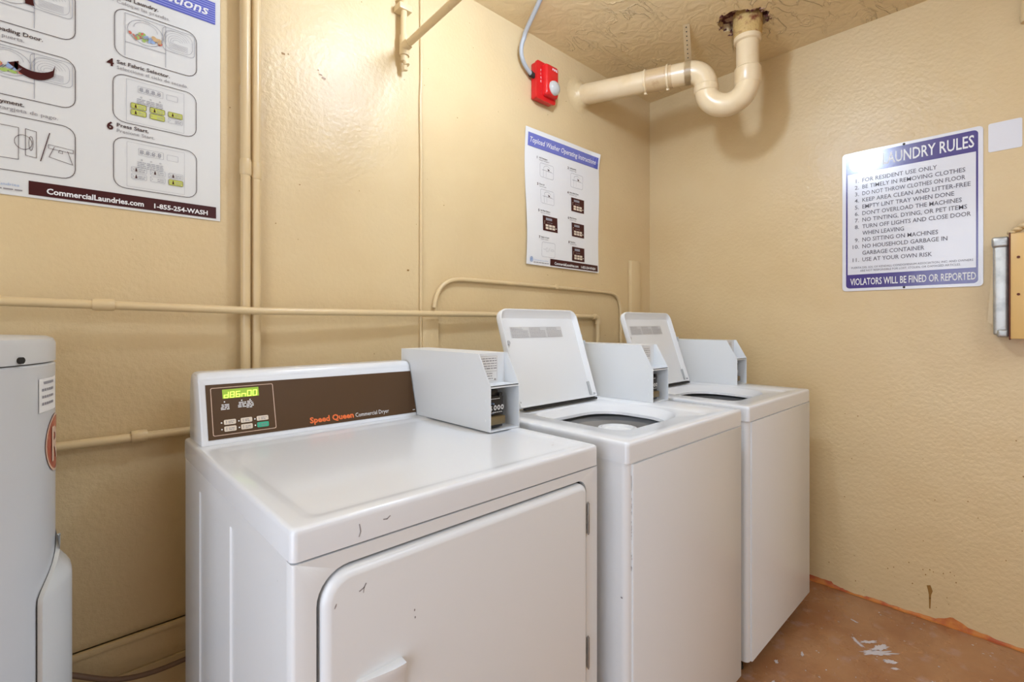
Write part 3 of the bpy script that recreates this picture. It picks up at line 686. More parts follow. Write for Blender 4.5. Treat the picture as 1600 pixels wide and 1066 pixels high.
rules = [('1.', 'FOR RESIDENT USE ONLY'), ('2.', 'BE TIMELY IN REMOVING CLOTHES'), ('3.', 'DO NOT THROW CLOTHES ON FLOOR'), ('4.', 'KEEP AREA CLEAN AND LITTER-FREE'), ('5.', 'EMPTY LINT TRAY WHEN DONE'), ('6.', "DON'T OVERLOAD THE MACHINES"), ('7.', 'NO TINTING, DYING, OR PET ITEMS'), ('8.', 'TURN OFF LIGHTS AND CLOSE DOOR'), ('', 'WHEN LEAVING'), ('9.', 'NO SITTING ON MACHINES'), ('10.', 'NO HOUSEHOLD GARBAGE IN'), ('', 'GARBAGE CONTAINER'), ('11.', 'USE AT YOUR OWN RISK')]
wid = [.247, .330, .330, .345, .298, .320, .335, .346, .143, .250, .278, .208, .232]
bm = B()
for k, ((n_, s_), w_) in enumerate(zip(rules, wid)):
    v = .4735 - k * .0288
    if n_: p_text(bm, PG, n_, .062, v, .0008, cap=.0165, bold=.008, align='r')
    p_text(bm, PG, s_, .074 - (0 if True else 0), v, .0008, width=w_, cap=.0170, bold=.008)
finish('rules_lettering', bm, M_signk, t, smooth=False)
bm = B(); p_text(bm, PG, 'PUERTA DEL SOL OF KENDALL CONDOMINIUM ASSOCIATION, INC. AND OWNERS', .034, .0975, .0008, width=.392, cap=.0085); p_text(bm, PG, 'ARE NOT RESPONSIBLE FOR LOST, STOLEN, OR DAMAGED ARTICLES.', .066, .0835, .0008, width=.325, cap=.0085)
finish('fine_print', bm, M_signk, t, smooth=False)
for v in (SH - .008, .008):
    bm = B(); tt = bmesh.new(); bmesh.ops.create_uvsphere(tt, u_segments=12, v_segments=8, radius=.0045)
    for q in tt.verts: q.co = Vector((XR - .0045 + q.co.x * .7, -(SY + .217) + q.co.y, SZ + v + q.co.z))
    merge(bm, tt); finish('screw', bm, M_black, t)
bm = B(); prism(bm, rrect(1.437, 1.526, 1.838, 1.945, .006, 4), lambda u, v, d: (XR - d, -u, v), .0005, .0020); tag(finish('sticker', bm, M_signw), 'small blank white sticker on wall right of the rules sign', 'sticker')

# ------------------------------------------------------------------ electrical box on the right wall
t = thing('electrical_box', 'yellow painted steel box with galvanised cover at the right edge', 'electrical box', (XR, -1.53, 1.137))
bm = B(); box(bm, XR - .10, XR - .001, -1.64, -1.4965, 1.139, 1.512, .002); finish('box_body', bm, M_yellowbox, t)
bm = B(); box(bm, XR - .1025, XR - .02, -1.4975, -1.4935, 1.135, 1.516, .001); finish('rusty_seam', bm, M_rustedge, t)
bm = B(); box(bm, XR - .088, XR - .001, -1.4935, -1.452, 1.150, 1.485, .010, 4); box(bm, XR - .094, XR - .01, -1.4935, -1.462, 1.143, 1.172, .008, 3); finish('galvanised_cover', bm, M_galv, t)
bm = B(); box(bm, XR - .096, XR - .002, -1.4935, -1.449, 1.468, 1.505, .008, 3); tube(bm, [(XR - .096, -1.478, 1.488), (XR - .099, -1.478, 1.488)], .006, 12); finish('hinge_knuckle', bm, M_galv, t)
for z in (1.427, 1.296):
    bm = B(); tube(bm, [(XR - .103, -1.517, z), (XR - .0995, -1.517, z)], .0045, 12); finish('screw_hole', bm, M_rustedge, t)
bm = B(); bm2 = [(XR - .05, -1.447, 1.45), (XR - .05, -1.437, 1.19), (XR - .02, -1.447, 1.18), (XR - .02, -1.452, 1.45)]
prism(bm, [(1.452, 1.46), (1.436, 1.20), (1.452, 1.185)], lambda u, v, d: (XR - d, -u, v), .02, .035); finish('side_flap', bm, M_pipepaint, t)
bm = B()
for (y, z, r) in ((-1.50, 1.52, .012), (-1.515, 1.53, .014), (-1.53, 1.54, .016)):
    tt = bmesh.new(); bmesh.ops.create_icosphere(tt, subdivisions=2, radius=r)
    for v in tt.verts: v.co = Vector((XR - .06 + v.co.x * 1.6, y + v.co.y, z + v.co.z * .7)) + Vector((0, noise.noise(v.co * 90) * .004, 0))
    merge(bm, tt)
tube(bm, [(XR - .055, -1.548, 1.51), (XR - .055, -1.548, 1.60)], .014, 14)
finish('conduit_hub', bm, M_pipepaint, t)
t = thing('upper_conduit', 'painted conduit coming down from the ceiling at the right edge', 'conduit', (XR - .02, -1.53, 2.4))
bm = B(); tube(bm, [(XR - .02, -1.538, HC - .001), (XR - .02, -1.538, 2.30)], .016, 16); finish('conduit', bm, M_pipepaint, t)
bm = B(); tube(bm, [(XR - .02, -1.538, 2.305), (XR - .02, -1.538, 2.28)], .020, 16, radii=[.019, .017]); finish('end_fitting', bm, M_pipepaint, t)

# ------------------------------------------------------------------ coin meter (part of each machine)
def coin_meter(root, x0, x1, yb, yf, zb, sticker_lines=True):
    """open fronted steel coin box: long hood with sloping nose"""
    zt = zb + .200; ysl = yf + .047; zsl = zb + .118; th = .0022; yd = yf + .105   # yd: back wall of the open recess
    bm = B()
    prof = [(yb, zb), (yf, zb), (yf, zsl), (ysl, zt), (yb, zt)]
    for xa, xb in ((x0, x0 + th), (x1 - th, x1)): prism(bm, prof, lambda u, v, d: (d, u, v), xa, xb)
    box(bm, x0 + th, x1 - th, yf + .012 + .045, yb, zt - th, zt)                   # roof
    box(bm, x0 + th, x1 - th, yf, yb, zb, zb + th)                                 # floor
    box(bm, x0 + th, x1 - th, yb - th, yb, zb + th, zt - th)                       # rear
    o = finish('coin_meter', bm, M_box, root)
    # bright shelf over the recess
    bm = B(); box(bm, x0 + th, x1 - th, yf + .001, ysl + .012, zsl - th, zsl); box(bm, x0 + th, x1 - th, yf + .001, yf + .003, zsl - .006, zsl); finish('shelf', bm, M_box, o)
    # recessed label board above the shelf
    ylb = ysl + .010
    bm = B(); box(bm, x0 + th, x1 - th, ylb, ylb + .002, zsl, zt - th); finish('label_board', bm, M_box, o)
    def PL(u, v, off): return (x0 + u, ylb - .0005 - off, zsl + v)
    wl = (x1 - x0)
    bm = B(); p_rect(bm, PL, .006, wl * .72, .004, .074, .0004); finish('instruction_label', bm, M_paper_w, o, smooth=False)
    bm = B()
    for k in range(9):
        if k in (5,): p_rect(bm, PL, .010, wl * .68, .066 - k * .0068, .0668 - k * .0068, .0008); continue
        p_lines(bm, PL, .011 + (.004 if k > 5 else 0), wl * (.68 if k < 5 else .55), .066 - k * .0068, .0040 if k in (1, 4) else .0030, .0008, k + 3)
    p_rr_line(bm, PL, .008, wl * .70, .006, .073, .001, .0005, .0008)
    finish('label_print', bm, M_keytext, o, smooth=False)
    # recess back and the black coin slide
    bm = B(); box(bm, x0 + th, x1 - th, yd, yd + .002, zb + th, zsl - th); finish('recess_back', bm, M_box, o)
    bm = B(); xm0, xm1 = x0 + .006, x0 + wl * .66
    yfr = yf + .024
    box(bm, xm0, xm1, yfr, yd, zb + .020, zb + .088, .004); box(bm, xm0 + .006, xm1 - .014, yfr + .006, yd, zb + .086, zb + .104, .003)
    box(bm, xm0 + .004, xm1 - .008, yfr - .004, yd, zb + .006, zb + .016, .002)
    box(bm, xm1 - .018, xm1 - .006, yfr - .003, yd, zb + .084, zb + .096, .003)
    finish('coin_slide', bm, M_black, o)
    bm = B(); box(bm, xm0 + .003, xm1 - .004, yfr - .012, yd, zb + .014, zb + .036, .003); finish('slide_tray', bm, M_brass, o)
    def PC(u, v, off): return (xm0 + u, yfr - .0006 - off, zb + v)
    ww = xm1 - xm0
    bm = B(); p_text(bm, PC, '$', .012, .050, .0012, width=.008, cap=.013)
    for k in range(3): p_ring(bm, PC, ell(.030 + k * .0125, .057, .0052, .0068, 16)[:-1], ell(.030 + k * .0125, .057, .0022, .0036, 16)[:-1], .0012)
    p_lines(bm, PC, .012, ww - .008, .044, .0028, .0012, 4); p_lines(bm, PC, .014, ww - .016, .080, .0022, .0012, 7)
    finish('slide_print', bm, M_wprint, o, smooth=False)
    bm = B(); p_stroke(bm, PC, ell(.020, .056, .011, .013, 14, 60, 300), .004, .0009); finish('slide_arc', bm, M_clothb, o, smooth=False)
    bm = B(); tube(bm, [(x0 + wl * .62, ylb - .0015, zsl + .010), (x0 + wl * .62, ylb - .004, zsl + .010)], .0025, 10); finish('lock', bm, M_steel, o)
    for zr in (.028, .078):
        bm = B(); tube(bm, [(x0 - .0012, yf + .020, zb + zr), (x0 + .001, yf + .020, zb + zr)], .003, 10); finish('rivet', bm, M_box, o)
    return o

# ------------------------------------------------------------------ dryer
DX0, DX1, DF, DT, DS = 0.103, 0.786, -0.856, 0.9125, 0.046
DB = -0.115
t = thing('dryer', 'white front loading dryer with brown control console, nearest machine', 'dryer', ((DX0 + DX1) / 2, -.45, 0))
dryer = t
bm = B(); zc = DT - DS
# body shell: rear, right side, bottom; left side is its own pressed sheet
box(bm, DX1 - .004, DX1 - .002, DF + .012, DB, .03, zc, 0); box(bm, DX0 + .006, DX1 - .003, DB - .003, DB, .03, zc); box(bm, DX0 + .006, DX1 - .006, DF + .012, DB, .03, .034)
finish('cabinet', bm, M_white_r, t)
# left side with two pressed panels
bm = B()
ys = [DF + .020, -.7925, -.790, -.530, -.5275, -.5025, -.500, -.2725, -.270, DB]
zs = [.03, .12, .1225, .8175, .82, zc - .003]
g = []
for z in zs:
    row = []
    for y in ys:
        inr = (.1225 <= z <= .8175) and ((-.790 <= y <= -.530) or (-.500 <= y <= -.2725))
        row.append(bm.verts.new((DX0 + .003 + (.0028 if inr else 0), y, z)))
    g.append(row)
for j in range(len(zs) - 1):
    for i in range(len(ys) - 1): bm.faces.new((g[j][i], g[j][i + 1], g[j + 1][i + 1], g[j + 1][i]))
finish('side_panel', bm, M_white_r, t, angle=15)
# front frame with rounded vertical corner and door opening
bm = B()
dx0, dx1, dz1, dz0 = .1415, .7375, .8385, .16
n = 8
def FP(pts, y): return [(u, y, v) for u, v in pts]
out = rrect(DX0 + .002, DX1 - .002, .03, zc, .0008, n)
open_ = rrect(dx0 - .0045, dx1 + .003, dz0 - .004, dz1 + .0045, .045, n, [.028, .048, .045, .028])
wrap = rrect(DX0 + .001, DX1 - .001, .03, zc - .003, .0008, n); edge = rrect(DX0 + .0065, DX1 - .0065, .03, zc - .003, .0008, n)
loft(bm, [FP(wrap, DF + .022), FP(wrap, DF + .006), FP([(u, v) for u, v in rrect(DX0 + .003, DX1 - .003, .03, zc - .003, .0008, n)], DF + .0018), FP(edge, DF), FP(open_, DF), FP(open_, DF + .0135)])
finish('front_panel', bm, M_white_r, t, angle=50)
bm = B(); box(bm, DX0 + .02, DX1 - .02, DF + .014, DF + .018, .06, zc - .012); finish('inner_bulkhead', bm, M_dark, t)  # dark sheet behind the door gap, its shade put into the colour
def dr(ins): return rrect(dx0 + ins, dx1 - ins, dz0 + ins, dz1 - ins, .045, n, [.026 - min(ins, .02), .045 - ins, .045 - ins, .026 - min(ins, .02)])
bm = B(); loft(bm, [FP(dr(.001), DF + .013), FP(dr(.001), DF + .001), FP(dr(.0025), DF - .003), FP(dr(.006), DF - .0065), FP(dr(.011), DF - .0095), FP(dr(.0145), DF - .0100)], True, True)
door = finish('door', bm, M_white_r, t, angle=35)
# pull handle: a wedge with a curved underside
bm = B(); rings = []
for (x, w_) in ((.192, .0), (.200, .35), (.220, .7), (.245, 1), (.262, 1), (.266, .9)):
    d = .004 + .012 * w_
    rings.append([(x, DF - .010, .671), (x, DF - .010 - d, .6700 + .0), (x, DF - .010 - d, .6640), (x, DF - .010 - d * .7, .652), (x, DF - .010 - d * .45, .630), (x, DF - .010 - d * .25, .600), (x, DF - .0095, .585)])
loft(bm, rings, True, True); finish('door_handle', bm, M_white_r, door)
for z0, z1 in ((.721, .790), (.420, .489)):
    bm = B()
    box(bm, .7365, .7385, DF - .0105, DF - .0085, z0, z1, .0005)
    for k in range(3):
        a = z0 + (z1 - z0) * k / 3; tube(bm, [(.7415, DF - .005, a + .001), (.7415, DF - .005, a + (z1 - z0) / 3 - .001)], .0034, 12)
    tube(bm, [(.7415, DF - .005, z0 - .002), (.7415, DF - .005, z1 + .002)], .0018, 8)
    finish('hinge', bm, M_steel, door)
# worktop: skirt, rounded edge, shallow dished centre
def worktop(bm, x0, x1, yf, yb, zt, sk, rings_extra, n=6, e=.007):
    R = [[(u, v, zt - sk) for u, v in rrect(x0, x1, yf, yb, .010, n)]]
    for ins, dz in ((0, e * 1.4), (e * .08, e * .62), (e * .3, e * .29), (e * .62, e * .08), (e, 0)):
        R.append([(u, v, zt - dz) for u, v in rrect(x0 + ins, x1 - ins, yf + ins, yb - ins, .010, n)])
    R += rings_extra
    loft(bm, [[(u, v, zt - sk) for u, v in rrect(x0 + .012, x1 - .012, yf + .012, yb - .003, .004, n)]] + R)
bm = B(); n = 6
def Q(x0, x1, y0, y1, r, z): return [(u, v, z) for u, v in rrect(x0, x1, y0, y1, r, n)]
worktop(bm, DX0, DX1, DF, DB, DT, DS, [Q(DX0 + .024, DX1 - .024, DF + .020, -.290, .02, DT), Q(DX0 + .030, DX1 - .030, DF + .026, -.300, .02, DT - .0003), Q(DX0 + .040, DX1 - .040, DF + .036, -.316, .02, DT - .0026), Q(DX0 + .046, DX1 - .046, DF + .042, -.322, .02, DT - .0030), Q(DX0 + .056, DX1 - .056, DF + .052, -.332, .02, DT - .0030)])
bm.faces.new([v for v in bm.verts[-4 * (n + 1):]])
top = finish('worktop', bm, M_white, t, angle=35)
def PFr(u, v, off): return (u, DF - .0004 - off, v)
bm = B()
p_stroke(bm, PFr, [(.2005, .894), (.2025, .883), (.200, .876)], .0013, 0); p_stroke(bm, PFr, [(.240, .8905), (.246, .8895), (.251, .893)], .0016, 0)
p_poly(bm, lambda u, v, o: (u, v, DT + .0003), ell(.705, -.787, .005, .002, 8)[:-1], 0); p_poly(bm, lambda u, v, o: (u, v, DT + .0003), ell(.72, -.775, .0015, .0015, 8)[:-1], 0)
finish('paint_chip', bm, M_ltprint, top, smooth=False)
bm = B()
PD = lambda u, v, off: (u, DF - .0103 - off, v)
p_stroke(bm, PD, [(.196, .800), (.203, .803), (.206, .808)], .0018, 0); p_stroke(bm, PD, [(.203, .803), (.202, .796)], .0010, 0)
p_poly(bm, PD, ell(.160, .792, .0009, .004, 8, rot=-.4)[:-1], 0); p_poly(bm, PD, ell(.289, .735, .0012, .002, 8)[:-1], 0); p_poly(bm, PD, ell(.290, .723, .0012, .002, 8)[:-1], 0)
finish('paint_chip', bm, M_ltprint, door, smooth=False)
# console
CX0, CX1 = .114, .680
def CPf(h): return -.252 + (h / .161) * .045    # front face leans back
bm = B(); rings = []
prof = [(-.118, .0), (-.252, .0), (CPf(.146), .146)]
for i in range(7):
    a = math.radians(i * 90 / 6); prof.append((CPf(.146) + .018 - .018 * math.cos(a), .146 + .018 * math.sin(a)))
prof += [(-.150, .164), (-.136, .160), (-.128, .150), (-.118, .120)]
def cring(x, k): 
    cy = -.185; cz = .08
    return [(x, cy + (y - cy) * (1 - k), DT + max(0.0003, cz + (z - cz) * (1 - k) if z > .001 else 0.0003)) for y, z in prof]
loft(bm, [cring(CX0, .07), cring(CX0 + .002, .035), cring(CX0 + .006, .01), cring(CX0 + .012, 0), cring(CX1 - .012, 0), cring(CX1 - .006, .01), cring(CX1 - .002, .035), cring(CX1, .07)], True, True)
cons = finish('console', bm, M_white, t, angle=50)
cl = math.hypot(.161, .045); cc, ss = .161 / cl, .045 / cl
def PK(u, v, off): return (u, -.252 + v * ss - cc * (off + .0006), DT + v * cc + ss * (off + .0006))
bm = B(); prism(bm, [(.128, .0115), (.6785 - .002, .0095), (.6785 - .002, .1375), (.128, .1405)], lambda u, v, d: PK(u, v, d), -.0005, .0010); finish('console_fascia', bm, M_brown, cons)
bm = B(); p_ring(bm, PK, rrect(.1372, .275, .0195, .1325, .004, 4), rrect(.1388, .2734, .0210, .1310, .003, 4), .0014)
finish('fascia_outline', bm, M_pinkline, cons, smooth=False)
bm = B(); p_poly(bm, PK, [(.1615, .1050), (.2410, .1050), (.2410, .1268), (.1615, .1268)], .0014); finish('display', bm, M_lime, cons, smooth=False)
SEG = {'d': 'bcdeg', '8': 'abcdefg', '6': 'acdefg', 'n': 'ceg', '0': 'abcdef'}
bm = B()
for k, ch in enumerate('d86n00'):
    u = .1650 + k * .0125; v = .1068; w_, h_ = .0082, .0128; sk = .0012
    X = lambda a, b: (u + a * w_ + sk * b, v + b * h_)
    L_ = dict(a=(X(0, 1), X(1, 1)), b=(X(1, .5), X(1, 1)), c=(X(1, 0), X(1, .5)), d=(X(0, 0), X(1, 0)), e=(X(0, 0), X(0, .5)), f=(X(0, .5), X(0, 1)), g=(X(0, .5), X(1, .5)))
    for s_ in SEG[ch]: p_stroke(bm, PK, list(L_[s_]), .0017, .0018)
finish('display_digits', bm, M_limeon, cons, smooth=False)
bm = B()
for u in (.1650, .2018, .2202): p_poly(bm, PK, ell(u, .0972, .0016, .0016, 10)[:-1], .0014)
for u, v0, k in ((.1655, .0895, 4), (.2020, .0915, 4), (.2205, .0925, 5)):
    for i in range(k): p_lines(bm, PK, u - .009 + (.002 if i < 2 else 0), u + (.009 if k == 4 else .007), v0 - i * .0036, .0028, .0014, i + int(u * 1000))
for u in (.1560, .1925, .2275):
    for v in (.0485, .0330): p_poly(bm, PK, ell(u, v, .0017, .0017, 10)[:-1], .0014)
finish('fascia_print', bm, M_wprint, cons, smooth=False)
bm = B(); bg = B(); bt_ = B()
for (u0, u1) in ((.1608, .1862), (.1964, .2214), (.2316, .2578)):
    for r_, (v0, v1) in enumerate(((.0430, .0545), (.0270, .0392))):
        green = (u0 > .23 and r_ == 1)
        bq = B(); prism(bq, rrect(u0, u1, v0, v1, .0025, 3), lambda u, v, d: PK(u, v, d), .0008, .0024); o = finish('button', bq, M_green if green else M_cream, cons)
        if green: o['label'] = 'green start button'
        if not (r_ == 0 and u0 > .23): pass
        p_stroke(bt_, PK, [(u0 + .005, v0 + .003), (u0 + .005, v1 - .003)], .0012, .0028)
        p_lines(bt_, PK, u0 + .009, u1 - .004, v0 + .0065, .0022, .0028, r_); p_lines(bt_, PK, u0 + .009, u1 - .005, v0 + .0028, .0022, .0028, r_ + 4)
bm.free(); bg.free(); finish('button_print', bt_, M_keytext, cons, smooth=False)
bm = B(); p_text(bm, PK, 'Speed Queen', .3575, .0195, .0016, width=.120, cap=.0145, bold=.035); finish('maker_name', bm, M_orange, cons, smooth=False)
bm = B(); p_text(bm, PK, 'Commercial Dryer', .4830, .0195, .0016, width=.103, cap=.0112); p_rect(bm, PK, .6655, .6735, .0165, .0185, .0016); finish('model_lettering', bm, M_wprint, cons, smooth=False)
coin_meter(t, .6815, .7845, -.155, -.594, DT + .0006)
for (x, y) in ((DX0 + .05, DF + .06), (DX1 - .05, DF + .06), (DX0 + .05, DB - .06), (DX1 - .05, DB - .06)):
    bm = B(); tube(bm, [(x, y, .0005), (x, y, .012), (x, y, .012), (x, y, .032)], .02, 14, radii=[.02, .018, .006, .006]); finish('foot', bm, M_dark, t)

# ------------------------------------------------------------------ washers
WW, WF, WB_, WT, WS = .6545, -.9025, -.150, .9155, .050
def washer(x0, label, chips):
    t = thing('washer', label, 'washing machine', (x0 + WW / 2, -.5, 0), 'top loading washers with open lids')
    x1 = x0 + WW; zc = WT - WS; zb = .058
    bm = B(); n = 6
    a = rrect(x0 + .002, x1 - .002, WF + .004, WB_, .016, n)
    loft(bm, [[(u, v, zb) for u, v in a], [(u, v, zc) for u, v in a]]); finish('cabinet', bm, M_white_r, t)
    bm = B(); box(bm, x0 + .02, x1 - .02, WF + .03, WB_ - .02, zb - .003, zb); finish('base_pan', bm, M_dark, t)
    # front panel: wraps the rounded corner, ends at a vertical seam
    bm = B(); pr_ = [(x0 + .0225, WF + .006), (x0 + .0225, WF - .0), (x0 + .026, WF - .002), (x1 - .012, WF - .002), (x1 - .004, WF + .0015), (x1 - .001, WF + .008), (x1 - .001, WF + .012)]
    prism(bm, pr_, lambda u, v, d: (u, v, d), zb, zc - .0035); fp = finish('front_panel', bm, M_white_r, t, angle=30)
    # worktop with lid recess and tub opening
    bm = B(); rx0, rx1, ry0, ry1 = x0 + .085, x0 + .520, -.862, -.425
    hx0, hx1, hy0, hy1 = x0 + .112, x0 + .500, -.812, -.468
    rad = [.12, .05, .05, .14]
    def H_(i, z, sx=0): return [(u, v, z) for u, v in rrect(hx0 + i, hx1 - i - sx, hy0 + i, hy1 - i * 1.0 - sx * .5, 0, n, [max(r - i, .01) for r in rad])]
    worktop(bm, x0, x1, WF, WB_, WT, WS, [Q(rx0, rx1, ry0, ry1, .03, WT), Q(rx0 + .004, rx1 - .004, ry0 + .004, ry1 - .004, .03, WT - .003),
            Q(rx0 + .009, rx1 - .009, ry0 + .009, ry1 - .009, .03, WT - .005), H_(0, WT - .0055), H_(.003, WT - .008), H_(.008, WT - .016, .012), H_(.014, WT - .027, .030), H_(.0145, WT - .036, .031)], e=.008)
    finish('worktop', bm, M_white, t, angle=45)
    tcx, tcy = x0 + .355, -.630
    bm = B(); lathe(bm, [(.262, .872), (.262, .866), (.185, .868), (.156, .864), (.147, .854), (.147, .60)], tcx, tcy, 56); finish('tub_ring', bm, M_grey, t)
    bm = B(); lathe(bm, [(.146, .852), (.144, .840), (.142, .58), (.14, .56), (.001, .555)], tcx, tcy, 56); finish('wash_basket', bm, M_tub, t)
    bm = B(); lathe(bm, [(.095, .56), (.070, .62), (.062, .72), (.064, .82), (.066, .852), (.062, .858), (.052, .859), (.046, .850), (.001, .848)], tcx, tcy, 36); finish('agitator', bm, M_lid, t)
    # open lid, hinged at the back and leaning against its stop
    lx0, lx1 = x0 + .098, x0 + .492
    by, bz, ty, tz = -.446, WT + .010, -.340, WT + .328
    Lh = math.hypot(ty - by, tz - bz); cy_, sz_ = (ty - by) / Lh, (tz - bz) / Lh
    def PLd(u, v, d): return (u, by + v * cy_ - d * sz_, bz + v * sz_ + d * cy_)     # d > 0 is toward the viewer (inside of lid)
    bm = B(); R = lambda i, d, r=.034: [PLd(u, v, d) for u, v in rrect(lx0 + i, lx1 - i, i, Lh - i, 0, n, [max(r - i, .004), max(r - i, .004), .006, .006])]
    def Rb(i, d): return [PLd(u, v, d) for u, v in rrect(lx0 + i, lx1 - i, min(i, .006), Lh - i - (.016 if i > .008 else 0), 0, n, [.012, .012, .003, .003])]
    loft(bm, [R(.004, -.024), R(.001, -.021), R(0, -.016), R(0, -.001), R(.0012, .0015), R(.0035, .0020), R(.0055, .0005), Rb(.013, -.0160), Rb(.0135, -.0160)], True, True)
    lid = finish('lid', bm, M_lid, t, angle=50)
    PI_ = lambda u, v, off: PLd(lx0 + u, v, -.0155 + off)
    bm = B(); p_rect(bm, PI_, .045, .305, Lh - .100, Lh - .060, .0003); finish('instruction_label', bm, mat_label, lid, smooth=False)
    bm = B()
    for c_ in range(3):
        for k in range(7): p_lines(bm, PI_, .049 + c_ * .087, .049 + c_ * .087 + (.055 if k < 2 else .078), Lh - .0655 - k * .0053, .0024, .0007, c_ * 7 + k)
    finish('label_print', bm, M_ltprint, lid, smooth=False)
    bm = B(); 
    tt = [PLd(lx0 + .022, Lh * .655, -.016), PLd(lx0 + .022, Lh * .655, -.010)]; tube(bm, tt, .0075, 14); finish('bumper', bm, M_grey, lid)
    bm = B()
    for (u, v) in ((.018, .020), (.015, .042)): tube(bm, [PLd(lx0 + u, v, -.016), PLd(lx0 + u, v, -.0135)], .0022 if v > .03 else .0032, 10)
    finish('screw', bm, M_dark, lid)
    bm = B(); prism(bm, rrect(lx1 - .022, lx1 - .012, .010, .060, .003, 3), lambda u, v, d: PLd(u, v, d), -.016, -.010); tube(bm, [PLd(lx1 - .010, .012, -.004), PLd(lx1 + .004, .012, -.004)], .004, 10); finish('hinge', bm, M_grey, lid)
    bm = B(); tube(bm, [PLd(lx1 - .002, Lh * .70, -.004), PLd(lx1 + .004, Lh * .70, -.006)], .006, 10); box(bm, lx1 - .001, lx1 + .003, by + .20 * cy_ - .006, by + .20 * cy_ + .004, bz + .19 * sz_, bz + .215 * sz_, .001); finish('latch', bm, M_grey, lid)
    bm = B(); box(bm, lx0 + .02, lx1 - .004, by - .004, by + .010, WT + .0005, WT + .007, .001); finish('hinge_gap', bm, M_dark, t)
    coin_meter(t, x0 + .548, x0 + WW - .001, -.19, -.643, WT + .0006)
    for (x, y) in ((x0 + .05, WF + .06), (x1 - .05, WF + .06), (x0 + .05, WB_ - .06), (x1 - .05, WB_ - .06)):
        bm = B(); tube(bm, [(x, y, .0005), (x, y, .014), (x, y, .016), (x, y, .056)], .02, 14, radii=[.021, .019, .007, .007]); finish('foot', bm, M_dark, t)
    if chips:
        rn = random.Random(4); bm = B()
        PW = lambda u, v, off: (x0 + u, WF + .0035 - .0006, v)
        for k in range(26): p_poly(bm, PW, ell(rn.uniform(.019, .0215), rn.uniform(.60, .80), .0006, rn.uniform(.001, .005), 6)[:-1], 0)
        p_stroke(bm, PW, [(.0195, .835), (.021, .82), (.0205, .80)], .0012, 0)
        PW2 = lambda u, v, off: (x0 + .0012, u, v)
        p_poly(bm, PW2, ell(-.885, .55, .003, .002, 8)[:-1], 0)
        finish('paint_chip', bm, M_ltprint, fp, smooth=False)
    return t
mat_label = mat('grey_lid_label', (0.60, 0.60, 0.60), 0.5)
washer(.8355, 'white top loading washer standing between the dryer and the far washer', True)
washer(1.5480, 'far white top loading washer standing nearest the right wall', False)

# ------------------------------------------------------------------ water heater
HXc, HYc, HR = -.357, -.29, .23
t = thing('water_heater', 'grey cylindrical water heater at the left edge of the room', 'water heater', (HXc, HYc, 0))
bm = B(); lathe(bm, [(.001, .001), (HR - .006, .001), (HR, .006), (HR, 1.120), (HR - .003, 1.1235), (.001, 1.1235)], HXc, HYc, 96); tank = finish('tank', bm, M_heater, t)
bm = B(); lathe(bm, [(HR - .010, 1.1240), (HR + .0005, 1.1255), (HR + .0005, 1.158), (HR - .003, 1.166), (HR - .012, 1.170), (.05, 1.178), (.001, 1.178)], HXc, HYc, 96); cap = finish('top_cap', bm, M_heater, t)
def CY(z, ph, d): return (HXc + (HR + d) * math.cos(ph), HYc - (HR + d) * math.sin(ph), z)
bm = B(); tube(bm, [CY(1.133, .62, 0), CY(1.133, .62, .005)], .0055, 10); finish('screw', bm, M_dark, cap)
def PH(u, v, off): return CY(v, .62 - u / HR if False else u, .0006 + off)
bm = B(); p_rect(bm, PH, .435, .12, 1.040, 1.098, .0004, 10, 1); finish('warning_sticker', bm, M_paper_w, tank)
bm = B()
for k in range(4):
    v = 1.088 - k * .012
    for j in range(6): p_rect(bm, PH, .40 - j * .035 - (.10 if k == 0 else 0) * (j < 3), .40 - j * .035 - .026, v, v + .0045, .0010)
finish('sticker_print', bm, M_lineprint, tank, smooth=False)
def PE(u, v, off): return CY(.978 + v, .12 - u / HR, .0008 + off)
bm = B(); g = [[bm.verts.new(PE(r * math.cos(a), r * math.sin(a), 0)) for a in [2 * math.pi * i / 32 for i in range(32)]] for r in (.052, .035, .018, .001)]
for a, b in zip(g, g[1:]):
    for k in range(32): bm.faces.new((a[k], a[(k + 1) % 32], b[(k + 1) % 32], b[k]))
finish('emblem', bm, M_emblem, tank)
bm = B(); p_ring(bm, PE, ell(0, 0, .052, .052, 32)[:-1], ell(0, 0, .048, .048, 32)[:-1], .0006); p_text(bm, PE, 'R', -.026, -.030, .0010, width=.045, cap=.060, bold=.02); finish('emblem_lettering', bm, M_pinkline, tank, smooth=False)
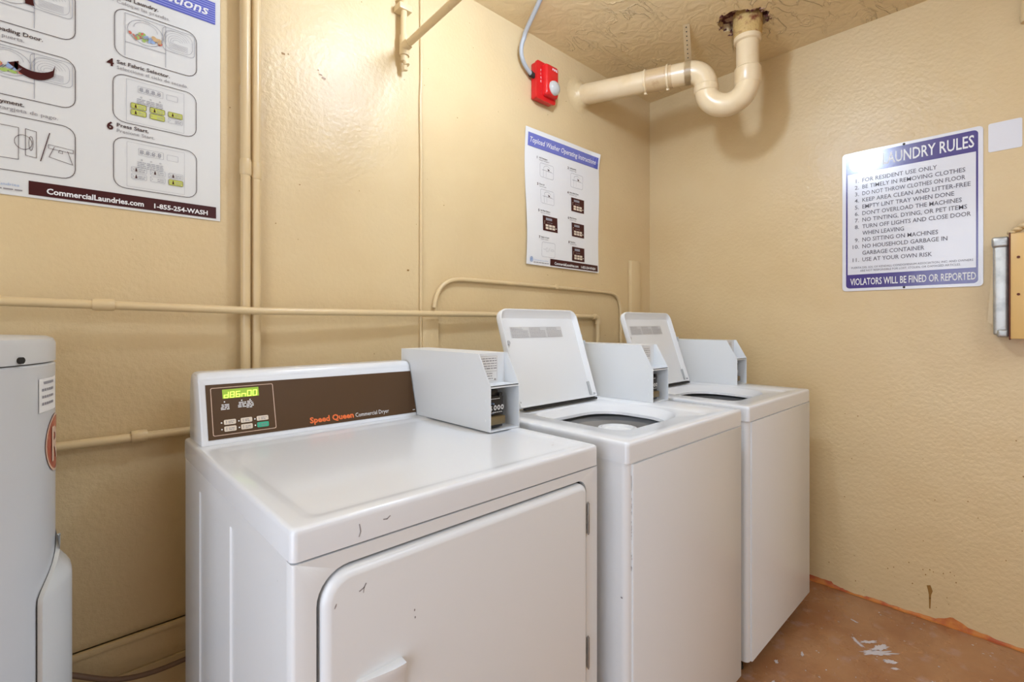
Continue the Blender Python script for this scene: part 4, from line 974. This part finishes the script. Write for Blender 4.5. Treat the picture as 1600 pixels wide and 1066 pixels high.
# lower side cover
bm = B(); rings = []
zl = [.800, .795, .785, .775, .765, .755, .745, .735, .725, .715, .700, .680, .60, .45, .30, .15, .005]
def sm(a, b, x): x = max(0, min(1, (x - a) / (b - a))); return x * x * (3 - 2 * x)
V = []
for z in zl:
    q = sm(.800, .722, z) if False else sm(0, .080, .800 - z)
    phL = .02 + .435 * q; pm = .002 + .021 * sm(.025, .070, .800 - z)
    row = [CY(z, phL, .0008), CY(z, phL - .01, .007)]
    for k in range(1, 9):
        ph = phL - .01 - (phL - .01 - .10) * k / 8
        row.append(CY(z, ph, .007 + (pm - .007) * (k / 8) if pm > .007 else .007))
    row += [CY(z, .02, pm), CY(z, -.12, pm), CY(z, -.20, pm * .8), CY(z, -.26, .0008)]
    V.append([bm.verts.new(p) for p in row])
for a, b in zip(V, V[1:]):
    for k in range(len(a) - 1): bm.faces.new((a[k], a[k + 1], b[k + 1], b[k]))
sc_ = finish('side_cover', bm, M_heater2, t, angle=35)
bm = B(); g = []
for z in zl:
    q = sm(0, .080, .800 - z); phL = .02 + .435 * q
    g.append((bm.verts.new(CY(z + .002, phL + .0005, .0012)), bm.verts.new(CY(z + .002, phL + .012, .0012))))
for a, b in zip(g, g[1:]): bm.faces.new((a[0], a[1], b[1], b[0]))
finish('cover_gap', bm, M_dark, t)

# loose cable on the floor side of the wall
bm = B(); tube(bm, bez((-.16, -.05, .432), (-.09, -.05, .395), (-.06, -.045, .36), (-.02, -.045, .343), 10) + bez((0.0, -.045, .336), (.05, -.045, .322), (.09, -.045, .325), (.16, -.045, .330), 8), .0060, 10)
tag(finish('cable', bm, M_cable), 'brown cable sagging between the water heater and the dryer', 'cable')

# ------------------------------------------------------------------ bare bulb lamp just above the picture
t = thing('ceiling_lamp', 'bare bulb ceiling lamp above the dryer, over the top of the picture', 'lamp', (BULB_POS[0], BULB_POS[1], HC))
bm = B(); lathe(bm, [(.001, HC - .0008), (.055, HC - .0008), (.055, HC - .012), (.030, HC - .035), (.022, HC - .060), (.001, HC - .060)], BULB_POS[0], BULB_POS[1], 28); finish('lamp_holder', bm, M_box, t)
M_bulb = mat('glowing_bulb', (1, 1, 1), 0.5, emis=(BULB_COLOR, BULB_STRENGTH))
bm = B(); tt = bmesh.new(); bmesh.ops.create_uvsphere(tt, u_segments=16, v_segments=10, radius=.068)
for v in tt.verts: v.co = v.co + Vector(BULB_POS)
merge(bm, tt); tube(bm, [(BULB_POS[0], BULB_POS[1], BULB_POS[2] + .03), (BULB_POS[0], BULB_POS[1], HC - .058)], .018, 12); finish('bulb', bm, M_bulb, t)
